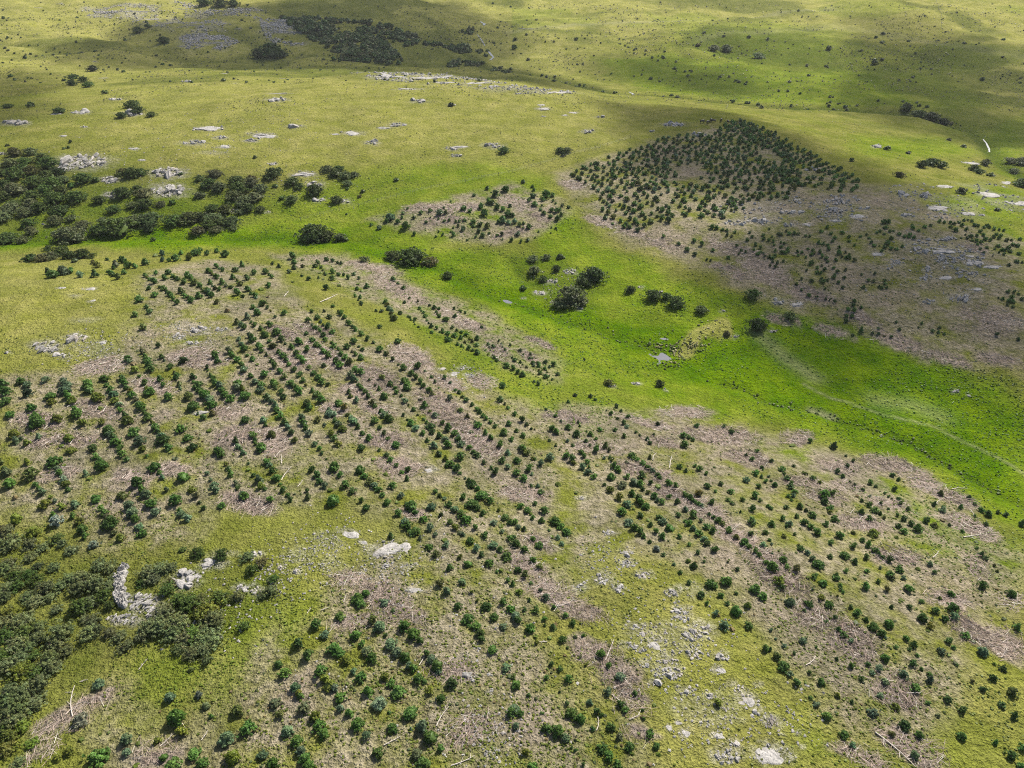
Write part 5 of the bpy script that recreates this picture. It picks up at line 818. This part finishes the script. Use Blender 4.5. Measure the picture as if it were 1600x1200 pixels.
for i in rest_b: FX.append(X[i]); FY.append(Y[i]); FW.append(Wr[i]); FC.append('o')
tag(add('far_thicket', join((SHL, SHX), FX, FY, FW, FC, 'far_thicket', (.55, .85))), 'dark far thicket on the hillside and low scrub dotted about it', 'thicket', kind='stuff')

# ------------------------------------------------------------------ rocks
STONE = []
for k in range(12):
    r_ = np.random.default_rng(800 + k); v = ICO[0].copy()
    for _ in range(14):                       # cut flats so the stone has faces and edges
        n = unit(r_.normal(size=3)); dcut = r_.uniform(.42, .78); s = v @ n
        v -= np.maximum(s - dcut, 0)[:, None] * n
    v *= 1.25 * (1 + .05 * r_.normal(size=(len(v), 1))); v *= np.array([1, r_.uniform(.65, .95), r_.uniform(.5, .85)])
    STONE.append(make_mesh('stone', v, ICO[1], M_ROCK))
FIN = []
for k in range(6):                            # upright leaves of rock in ridged crags
    r_ = np.random.default_rng(850 + k); v = ICO[0].copy()
    for _ in range(10):
        n = unit(r_.normal(size=3) * np.array([.5, 1, .7])); s = v @ n; v -= np.maximum(s - r_.uniform(.5, .8), 0)[:, None] * n
    v *= (1 + .1 * r_.normal(size=(len(v), 1))); v *= np.array([1.25, .48, .85])
    FIN.append(make_mesh('stone', v, ICO[1], M_ROCK))
SLAB = []
for k in range(6):                            # broad low sheets of bare rock
    r_ = np.random.default_rng(880 + k); nr_, na = 7, 22; V = [(0, 0, .24)]; F3 = []; F4 = []
    ph = r_.random(5) * 6.28
    for i in range(1, nr_ + 1):
        for j in range(na):
            a = 2 * math.pi * j / na; q = i / nr_
            out = 1 + .16 * math.sin(2 * a + ph[0]) + .12 * math.sin(3 * a + ph[1]) + .08 * math.sin(5 * a + ph[2]) + .05 * r_.normal() * q
            zz = .24 * (1 - q ** 4) + .05 * r_.normal() * (q < .95) + .04 * math.sin(4 * q * math.cos(a - ph[3]) * 3 + ph[4]) - (.25 if i == nr_ else 0)
            V.append((q * out * math.cos(a), q * out * math.sin(a), zz))
    for j in range(na): F3.append((0, 1 + j, 1 + (j + 1) % na))
    for i in range(nr_ - 1):
        for j in range(na):
            F4.append((1 + i * na + j, 1 + (i + 1) * na + j, 1 + (i + 1) * na + (j + 1) % na, 1 + i * na + (j + 1) % na))
    SLAB.append(make_mesh('slab', np.array(V), [np.array(F3), np.array(F4)], M_ROCK))

rs = np.random.default_rng(9)
items = []; scree_pts = []
for (C, A, B), r in zip(RK, ROCKS):
    px, py, w, h, style, n = r
    la, lb = np.hypot(*A), np.hypot(*B)
    if style == 'scree':
        for k in range(int(n * (1.1 if py > 120 else 10))):
            t = rs.random() * 6.28; q = math.sqrt(rs.random())
            p = C[:2] + A * q * math.cos(t) + B * q * math.sin(t)
            scree_pts.append((p[0], p[1], min(.62 if py > 120 else 1.5, max(.12, math.sqrt(la * lb / n) * .28)) * rs.uniform(.4, 1.3)))
        continue
    root = bpy.data.objects.new('rock_outcrop', None); col.objects.link(root); root.location = C; root.empty_display_size = .4
    ang = math.atan2(A[1], A[0])
    if style == 'slab':
        for k in range(n):
            if k == 0: p = C[:2]; sx, sy = la * (.95 if n == 1 else .72), lb * (.95 if n == 1 else .75)
            else:
                t = rs.random() * 6.28; p = C[:2] + A * .62 * math.cos(t) + B * .5 * math.sin(t); sx, sy = la * rs.uniform(.3, .5), lb * rs.uniform(.35, .6)
            z = float(zat(p[0], p[1])); sz = min(sx, sy) * rs.uniform(.5, .9)
            add('slab', SLAB[rs.integers(6)], root, (p[0] - C[0], p[1] - C[1], z - C[2] - .02 * k), (rs.normal() * .05, rs.normal() * .05, ang + rs.normal() * .15), (sx, sy, min(sz * .5, .6)))
        m = n * 2
        for k in range(m):
            t = rs.random() * 6.28; p = C[:2] + (A * math.cos(t) + B * math.sin(t)) * rs.uniform(.85, 1.15); s = min(la, lb) * rs.uniform(.08, .2)
            add('stone', STONE[rs.integers(12)], root, (p[0] - C[0], p[1] - C[1], float(zat(p[0], p[1])) - C[2] + s * .2), (rs.normal() * .3, rs.normal() * .3, rs.random() * 6.28), s)
        words = 'flat pale bare rock slab'
    else:
        n0 = n; n = n if n < 3 else int(n * (2.2 if style == 'boulder' else 3.6))
        s0 = math.sqrt(la * lb * 3.1 / n) * (.48 if style == 'boulder' else .50)
        fan = rs.uniform(.9, 1.5)
        for k in range(n):
            t = rs.random() * 6.28; q = math.sqrt(rs.random()) * .92
            p = C[:2] + A * q * math.cos(t) + B * q * math.sin(t) if n > 1 else C[:2]
            s = s0 * math.exp(rs.normal() * .45) * (.9 if n > 1 else .75)
            if n > 2 and k % 4 == 0: s *= 1.35
            z = float(zat(p[0], p[1]))
            if style == 'ridge':
                add('stone', FIN[rs.integers(6)], root, (p[0] - C[0], p[1] - C[1], z - C[2] + s * .1), (rs.normal() * .25, rs.normal() * .2, fan + rs.normal() * .22), s)
            else:
                add('stone', STONE[rs.integers(12)], root, (p[0] - C[0], p[1] - C[1], z - C[2] + s * rs.uniform(-.08, .18)), (rs.normal() * .3, rs.normal() * .3, rs.random() * 6.28), s)
        words = 'ridged grey rock crag' if style == 'ridge' else ('single pale boulder' if n0 < 3 else 'heap of pale grey boulders')
    big = 'large ' if w > 33 else ('small ' if w < 17 else '')
    tag(root, None, 'rock', 'rock outcrops')
    items.append([root, px, py, big + words])
name_many(items, 'rock')
# the curved ledge, a standing strip of layered rock
lp = wpoly([(198,884),(194,888),(190,896),(188,906),(187,918),(188,930),(191,940),(194,948)])
C0 = lp.mean(0); Cz = float(zat(*C0))
root = bpy.data.objects.new('rock_ledge', None); col.objects.link(root); root.location = (*C0, Cz)
for i in range(len(lp) - 1):
    m_ = (lp[i] + lp[i + 1]) / 2; d = lp[i + 1] - lp[i]; L = np.hypot(*d)
    add('slab', SLAB[i % 6], root, (m_[0] - C0[0], m_[1] - C0[1], float(zat(*m_)) - Cz + .10), (.05 * (-1) ** i, .04, math.atan2(d[1], d[0])), (L * .75, .85 + .1 * (i % 3), 2.4))
    for q in range(1):
        off = rs.normal(size=2) * .5; s = rs.uniform(.15, .3)
        add('stone', STONE[(3 * i + q) % 12], root, (m_[0] + off[0] - C0[0], m_[1] + off[1] - C0[1], float(zat(*m_)) - Cz + .18), (.2, .1 * q, i + q), s)
tag(root, 'narrow curved pale rock ledge between grey bushes at lower left', 'rock')
for pts, a_ in ROCKY:
    w = wpoly(pts); lo, hi = w.min(0), w.max(0); far_p = np.mean([p_[1] for p_ in pts]) < 160
    n = 900 if far_p else 420
    xy = rs.uniform(lo, hi, (n * 3, 2)); k = (sdist(xy[:, 0], xy[:, 1], w) > 0) & (fbm(xy[:, 0], xy[:, 1], 12, 171, 3) > .40)
    for q_ in xy[k][:int(n * a_)]: scree_pts.append((q_[0], q_[1], rs.uniform(.35, 1.25) * (1.0 if far_p else .6)))
# loose stones nobody would count
for (cx, cy, sx, sy, n) in ((505,860,60,60,190),(1050,1000,110,90,260),(1120,1120,120,70,170),(420,890,70,50,150),(150,545,70,35,220),(300,520,60,20,160),(720,585,40,20,90),(770,1150,50,60,160),(610,880,70,40,200),(950,870,60,50,160),(330,960,120,60,200),(1240,1130,50,50,60),(700,1000,300,200,260),(250,250,220,60,260),(480,290,80,30,120),(870,450,50,30,120),(1300,330,120,30,260),(1460,420,120,60,320),(700,130,170,16,200),(400,200,120,40,180)):
    a = rs.normal(size=n) * sx * .5 + cx; b_ = rs.normal(size=n) * sy * .5 + cy
    k = (b_ > 20) & (a > -20) & (a < 1620) & (b_ < 1230); x, y, z, d = ground(a[k], b_[k])
    for xx, yy_, dd in zip(x, y, d): scree_pts.append((xx, yy_, rs.uniform(.05, .19) * (1 + dd / 350)))
base_v, base_f = ICO0 = (np.array([(1,0,0),(-1,0,0),(0,1,0),(0,-1,0),(0,0,1),(0,0,-.6),(.6,.6,.45),(-.6,.55,.4),(.55,-.6,.4)]), np.array([(0,6,4),(6,2,4),(2,7,4),(7,1,4),(1,3,4),(3,8,4),(8,0,4),(0,2,6),(2,1,7),(3,0,8),(2,0,5),(1,2,5),(3,1,5),(0,3,5)]))
sc_ = np.array(scree_pts); n = len(sc_)
an = rs.random(n) * 6.28; ca, sa = np.cos(an), np.sin(an); sq = rs.uniform(.6, 1.1, (n, 3)) * sc_[:, 2:3]
bv = base_v[None] * (1 + .22 * rs.normal(size=(n, len(base_v), 1))) * sq[:, None, :]
vx = bv[..., 0] * ca[:, None] - bv[..., 1] * sa[:, None] + sc_[:, 0:1]; vy = bv[..., 0] * sa[:, None] + bv[..., 1] * ca[:, None] + sc_[:, 1:2]
vz = bv[..., 2] * .8 + (zat(sc_[:, 0], sc_[:, 1]) + sc_[:, 2] * .12)[:, None]
V = np.stack([vx, vy, vz], -1).reshape(-1, 3); F = (base_f[None] + (np.arange(n) * len(base_v))[:, None, None]).reshape(-1, 3)
tag(add('loose_stones', make_mesh('loose_stones', V, F, M_ROCK)), 'small pale loose stones scattered over the grass and around the outcrops', 'stones', kind='stuff')

# ------------------------------------------------------------------ dead brush, fallen logs
def sticks(P, Dv, L, rad, tint):
    n = len(P); u = unit(np.cross(Dv, np.array([.2, .3, 1.0]))); w = np.cross(Dv, u)
    V = []
    bend = u * (rs.normal(size=(n, 1)) * .06) * L[:, None]
    for t, rr in ((-.5, 1.0), (.5, .45)):
        for k in range(3):
            a = 2 * math.pi * k / 3
            V.append(P + Dv * (t * L)[:, None] + (u * math.cos(a) + w * math.sin(a)) * (rad * rr)[:, None] + bend * (t > 0))
    V = np.stack(V, 1).reshape(-1, 3); b0 = (np.arange(n) * 6)[:, None, None]
    f = np.array([(0, 1, 4, 3), (1, 2, 5, 4), (2, 0, 3, 5)])[None] + b0
    return V, f.reshape(-1, 4), np.repeat(tint, 6, 0)
items = []
for bi, ((C, A, B), bp) in enumerate(zip(BR, BRUSH)):
    area = math.pi * abs(A[0] * B[1] - A[1] * B[0]); dist = math.hypot(C[0], C[1])
    n = int(np.clip(area * (13.0 if dist < 110 else 7.0 if dist < 170 else 2.2), 60, 1200))
    t = rs.random(n) * 6.28; q = np.sqrt(rs.random(n)) * (1.0 + .25 * rs.random(n))
    p = C[:2] + A * (q * np.cos(t))[:, None] + B * (q * np.sin(t))[:, None] + rs.normal(size=(n, 2)) * .35
    hd = rs.uniform(0, 3.14) + rs.normal(size=n) * .75
    hd = np.where(rs.random(n) < .45, rs.random(n) * 6.28, hd)
    Dv = unit(np.stack([np.cos(hd), np.sin(hd), rs.normal(size=n) * .12], 1))
    L = rs.uniform(.4, 1.7, n) * (1 + dist / 400); rad = rs.uniform(.007, .020, n) * (1 + dist / 130)
    z = zat(p[:, 0], p[:, 1]) + .03 + np.abs(rs.normal(size=n)) * .13
    sh = rs.uniform(.45, 1.5, n)[:, None]; warm = rs.random((n, 1))
    tint = sh * (np.array([[.250, .210, .185]]) * (1 - warm) + np.array([[.285, .205, .165]]) * warm); tint[rs.random(n) < .06] = (.52, .48, .42)
    V, F, T = sticks(np.column_stack([p, z]) - C, Dv, L, rad, tint)
    o = add('brush_pile', make_mesh('brush_pile', V, F, M_TWIG, T), loc=C)
    tag(o, None, 'brush', 'patches of dead brush', 'stuff')
    items.append([o, bp[0], bp[1], ('broad' if bp[2] > 38 else 'small' if bp[2] < 27 else 'middling') + ' patch of brown dead brush'])
name_many(items, 'brush')
items = []
for (x1, y1, x2, y2) in LOGS:
    x, y, z, d = ground([x1, x2], [y1, y2]); a = np.array([x[0], y[0], z[0]]); e = np.array([x[1], y[1], z[1]])
    L = np.linalg.norm(e - a)
    if L > 9: e = a + (e - a) * 9 / L; L = 9
    n = 6; side = np.array([-(e - a)[1], (e - a)[0], 0]) / L; bow = rs.normal() * .05 * L
    pts = [a + (e - a) * t + side * bow * math.sin(t * 3.14) for t in np.linspace(0, 1, n)]
    r0 = .045 + .008 * L
    for q in pts: q[2] = float(zat(q[0], q[1])) + r0 + .05
    paths = [(np.array(pts) - a, np.linspace(r0, r0 * .4, n))]
    for k in range(5):
        i = 1 + k % 4; s = side * (1 if k % 2 else -1) * L * rs.uniform(.06, .2) + (e - a) * rs.uniform(.05, .2) + np.array([0, 0, rs.uniform(-.03, .2)])
        paths.append((np.array([pts[i] - a, pts[i] - a + s]), (r0 * .5, r0 * .2)))
    V, F = tubes(paths, 6)
    o = add('fallen_log', make_mesh('fallen_log', V, F, M_LOG, smooth=True), loc=a)
    tag(o, None, 'log', 'fallen logs and dead branches')
    items.append([o, (x1 + x2) / 2, (y1 + y2) / 2, 'pale dead fallen branch' if L > 3.5 else 'short pale dead branch'])
name_many(items, 'log')

# ------------------------------------------------------------------ grass tussocks and low weeds
def scatter_px(n, fn):
    px = rs.uniform(-20, 1620, n); py = rs.uniform(150, 1210, n)
    x, y, z, d = ground(px, py); k = fn(x, y, d); return x[k], y[k], z[k], d[k]
def tufts(x, y, z, size, tall, colr, name, label, cat, spikes=6):
    n = len(x); V = []; ph = rs.random(n) * 6.28
    V.append(np.stack([x, y, z + tall], 1) + rs.normal(size=(n, 3)) * (size * .25)[:, None])
    for k in range(spikes):
        a = ph + 2 * math.pi * k / spikes; rr = size * rs.uniform(.7, 1.2, n)
        V.append(np.stack([x + np.cos(a) * rr, y + np.sin(a) * rr, z - .05 + tall * .05], 1))
        a2 = a + math.pi / spikes; rr2 = size * rs.uniform(.45, .75, n)
        V.append(np.stack([x + np.cos(a2) * rr2, y + np.sin(a2) * rr2, z + tall * rs.uniform(.5, 1.0, n)], 1))
    m = 1 + 2 * spikes; V = np.stack(V, 1).reshape(-1, 3); b0 = (np.arange(n) * m)[:, None, None]
    f = []
    for k in range(spikes):
        a_, b_, c_ = 1 + 2 * k, 2 + 2 * k, 1 + 2 * ((k + 1) % spikes); d_ = 2 + 2 * ((k - 1) % spikes)
        f += [(a_, b_, d_), (d_, b_, 0)]
    F = (np.array(f)[None] + b0).reshape(-1, 3)
    tint = np.repeat(colr[:, None, :] * rs.uniform(.8, 1.2, (n, m, 1)), 1, 1).reshape(-1, 3)
    return tag(add(name, make_mesh(name, V, F, M_GRASS, tint)), label, cat, kind='stuff')
def pal(x, y, k=1.0):
    w = np.clip(np.maximum(sample(WET, x, y), .7 * sample(HALF, x, y)), 0, 1)[:, None]; l = sample(LUSH, x, y)[:, None]; d = sample(DRY, x, y)[:, None]
    c = np.array([[.105, .128, .020]]) * (1 - w) + np.array([[.085, .150, .006]]) * w
    c = c * (1 - .6 * d) + np.array([[.165, .15, .06]]) * .6 * d
    c = c * (1 - l) + np.array([[.064, .140, .002]]) * l
    return c * k * rs.uniform(.7, 1.15, (len(x), 1))
x, y, z, d = scatter_px(95000, lambda x, y, d: (rs.random(len(x)) < (.34 + .5 * np.maximum(sample(WET, x, y) * (1 - .5 * sample(LUSH, x, y)), sample(HALF, x, y)) + .25 * sample(ROUGH, x, y)) * sstep(.35, .62, fbm(x, y, 14, 950, 3)) * 1.1) & (d < 420))
sz = rs.uniform(.07, .19, len(x)) * (1 + d / 260)
tufts(x, y, z, sz, sz * rs.uniform(.45, .8, len(x)), pal(x, y, 1.1), 'grass_tussocks', 'low green grass tussocks all over the meadow and pasture', 'grass', 5)
wxs, wys, wzs, wds = scatter_px(20000, lambda x, y, d: (rs.random(len(x)) < .75 * sample(PLANT, x, y) * sstep(.36, .60, fbm(x, y, 9, 960, 3))) & (d < 330))
wp = np.array([(p[0], p[1] + 1) for p in weeds_px]); ax_, ay_, az_, ad_ = ground(wp[:, 0], wp[:, 1])
wsz = np.concatenate([rs.uniform(.09, .34, len(wxs)) ** 1.3 * (1 + wds / 500), np.array([p[2] for p in weeds_px]) * ad_ / FPX])
wxs = np.concatenate([wxs, ax_]); wys = np.concatenate([wys, ay_]); wzs = np.concatenate([wzs, az_])
m = len(wxs); wc = np.where(rs.random((m, 1)) < .6, np.array([[.085, .118, .018]]), np.where(rs.random((m, 1)) < .5, np.array([[.058, .075, .028]]), np.array([[.15, .115, .05]]))) * rs.uniform(.65, 1.2, (m, 1))
tufts(wxs, wys, wzs, wsz, wsz * rs.uniform(.45, .8, m), wc, 'low_weeds', 'low yellow-green weeds between the planted shrubs', 'weeds', 7)
px = rs.uniform(-10, 1610, 15000); py = rs.uniform(6, 175, 15000); x, y, z, d = ground(px, py)
k = rs.random(len(x)) < sstep(.38, .62, fbm(x, y, 40, 970, 4)); x, y, z, d = x[k], y[k], z[k], d[k]
sz = rs.uniform(.25, .75, len(x)) * (d / 500)
tufts(x, y, z, sz, sz * rs.uniform(.5, .9, len(x)), np.array([[.10, .105, .04]]) * rs.uniform(.5, 1.2, (len(x), 1)), 'far_tussocks', 'coarse grass clumps speckling the far hills', 'grass', 4)
# rushes around the pond and along the wet channels
RSX = []; RSY = []
for g_, dens, wd in ((GULLY[0][6:], 1.2, 1.6), (GULLY[1], 1.6, .9), (DAM, 3, 2.6), (pond_w[0][0][:12], 3, 2.2), (wpoly([(1010,538),(1030,540),(1055,543),(1080,545),(1095,540)]), 8, 1.2), (wpoly([(1060,560),(1050,568),(1035,572)]), 5, .9)):
    for i in range(len(g_) - 1):
        L = np.hypot(*(g_[i + 1] - g_[i]))
        for k in range(int(L * dens)):
            q2 = g_[i] + (g_[i + 1] - g_[i]) * rs.random() + rs.normal(size=2) * wd; RSX.append(q2[0]); RSY.append(q2[1])
RSX = np.array(RSX); RSY = np.array(RSY)
ok = np.ones(len(RSX), bool)
for w, zc in pond_w: ok &= sdist(RSX, RSY, w) < -.1
RSX, RSY = RSX[ok], RSY[ok]; rz = rs.uniform(.16, .45, len(RSX))
rcol = np.where((ldist(RSX, RSY, DAM) < 5)[:, None] & (rs.random((len(RSX), 1)) < .6), np.array([[.23, .21, .10]]), np.array([[.085, .115, .028]])) * rs.uniform(.6, 1.2, (len(RSX), 1))
tufts(RSX, RSY, zat(RSX, RSY), rz, rz * .8, rcol, 'rushes', 'rough rushes around the pond, the earth bank and the wet channels', 'rushes', 6)

# ------------------------------------------------------------------ wire fences
def fence(pts, gap, tall, label):
    p = wpoly(pts); S = [p[0]]
    for i in range(len(p) - 1):
        L = np.hypot(*(p[i + 1] - p[i])); n = max(1, int(L / gap))
        S += [p[i] + (p[i + 1] - p[i]) * k / n for k in range(1, n + 1)]
    S = np.array(S); zz = zat(S[:, 0], S[:, 1]); base = np.array([*S[0], zz[0]])
    root = bpy.data.objects.new('wire_fence', None); col.objects.link(root); root.location = base
    pv, pf = tubes([([(0, 0, -.3), (0, 0, tall * .6), (.02, .01, tall), (.02, .01, tall + .03)], (.075, .07, .06, .01))], 6)
    pm = make_mesh('post', pv, pf, M_POST)
    for q, z in zip(S, zz): add('post', pm, root, (q[0] - base[0], q[1] - base[1], z - base[2]), (rs.normal() * .04, rs.normal() * .04, rs.random()))
    for h in (.45, .75, 1.05):
        wv, wf = tubes([([(q[0] - base[0], q[1] - base[1], z - base[2] + h * tall / 1.2) for q, z in zip(S, zz)], [.012] * len(S))], 3)
        add('wire', make_mesh('wire', wv, wf, M_WIRE), root)
    tag(root, label, 'fence')
fence([(985,216),(930,233),(845,257),(779,274),(700,290),(620,308),(560,323),(470,345)], 6.0, 1.3, 'thin wire fence with dark posts running across the sunny pasture')
fence([(1463,0),(1467,18),(1471,44)], 7.0, 1.5, 'thin distant fence line climbing the far right hill')

# ------------------------------------------------------------------ grazing cattle
def cow_mesh():
    J = [(0,0,1.12,.34,.40),(-.55,0,1.14,.36,.36),(-.85,0,1.10,.28,.30),(.5,0,1.12,.33,.42),(.82,0,1.12,.26,.32),(1.1,0,1.0,.17,.22),(1.3,0,.72,.13,.17),(1.48,0,.5,.12,.13),(1.66,0,.34,.08,.08),
         (-.78,.2,.78,.15,.19),(-.82,.2,.5,.08,.09),(-.78,.2,.05,.06,.06),(-.78,-.2,.78,.15,.19),(-.86,-.2,.5,.08,.09),(-.84,-.2,.05,.06,.06),
         (.62,.2,.74,.13,.15),(.62,.2,.42,.07,.08),(.66,.2,.05,.06,.06),(.62,-.2,.74,.13,.15),(.58,-.2,.42,.07,.08),(.56,-.2,.05,.06,.06),(-1.02,0,1.12,.06,.06),(-1.1,0,.6,.03,.03),(1.36,.2,.78,.04,.03),(1.36,-.2,.78,.04,.03)]
    E = [(0,1),(1,2),(0,3),(3,4),(4,5),(5,6),(6,7),(7,8),(1,9),(9,10),(10,11),(1,12),(12,13),(13,14),(3,15),(15,16),(16,17),(3,18),(18,19),(19,20),(2,21),(21,22),(6,23),(6,24)]
    me = bpy.data.meshes.new('cow'); me.from_pydata([j[:3] for j in J], E, []); me.materials.append(M_COW)
    o = bpy.data.objects.new('cow', me); col.objects.link(o)
    o.modifiers.new('skin', 'SKIN'); o.modifiers.new('sub', 'SUBSURF').levels = 1
    if not me.skin_vertices: me.attributes.new('skin', 'FLOAT', 'POINT')
    for sv, j in zip(me.skin_vertices[0].data, J): sv.radius = (j[3], j[4])
    me.skin_vertices[0].data[0].use_root = True
    bpy.context.view_layer.update()
    ev = o.evaluated_get(bpy.context.evaluated_depsgraph_get())
    out = bpy.data.meshes.new_from_object(ev); out.name = 'cow'
    bpy.data.objects.remove(o)
    return out
try: COW = cow_mesh()
except Exception as e:
    print('cow', e); COW = None
if COW:
    words = ['leftmost black cow grazing above the right plantation', 'black cow second from the left in the grazing group', 'black cow third from the left, upper of the close pair', 'black cow fourth from the left, lower of the close pair', 'lone black cow fifth from the left in the herd', 'rightmost black cow beside the plantation top corner']
    for (px, py), rz, wd in zip(((1097,192.5),(1105.5,193.5),(1110.5,190),(1114,191.5),(1126.7,190),(1137,193)), (.3, .9, 1.4, 2.9, 1.2, 1.6), words):
        x, y, z, d = ground([px], [py]); o = add('cow', COW, None, (x[0], y[0], z[0] - .02), (0, 0, rz), 1.1)
        tag(o, wd, 'cow', 'cattle grazing on the crest')

# ------------------------------------------------------------------ haze
M_HAZE = bpy.data.materials.new('haze'); M_HAZE.use_nodes = True
hn = M_HAZE.node_tree.nodes; hn.remove(hn['Principled BSDF'])
pv = hn.new('ShaderNodeVolumePrincipled'); pv.inputs['Color'].default_value = (.86, .90, .94, 1); pv.inputs['Density'].default_value = .00005
pv.inputs['Anisotropy'].default_value = .2
M_HAZE.node_tree.links.new(pv.outputs[0], hn['Material Output'].inputs['Volume'])
bx = np.array([(x, y, z) for x in (-6300, 6300) for y in (-6300, 6300) for z in (float(GZ.min()) - 1.0, max(84.0, float(GZ.max()) + 2))])
hm = make_mesh('haze', bx, np.array([(0, 1, 3, 2), (4, 6, 7, 5), (0, 4, 5, 1), (2, 3, 7, 6), (0, 2, 6, 4), (1, 5, 7, 3)]), M_HAZE)
tag(add('haze', hm), 'thin pale haze in the air over the land', 'haze', kind='stuff')
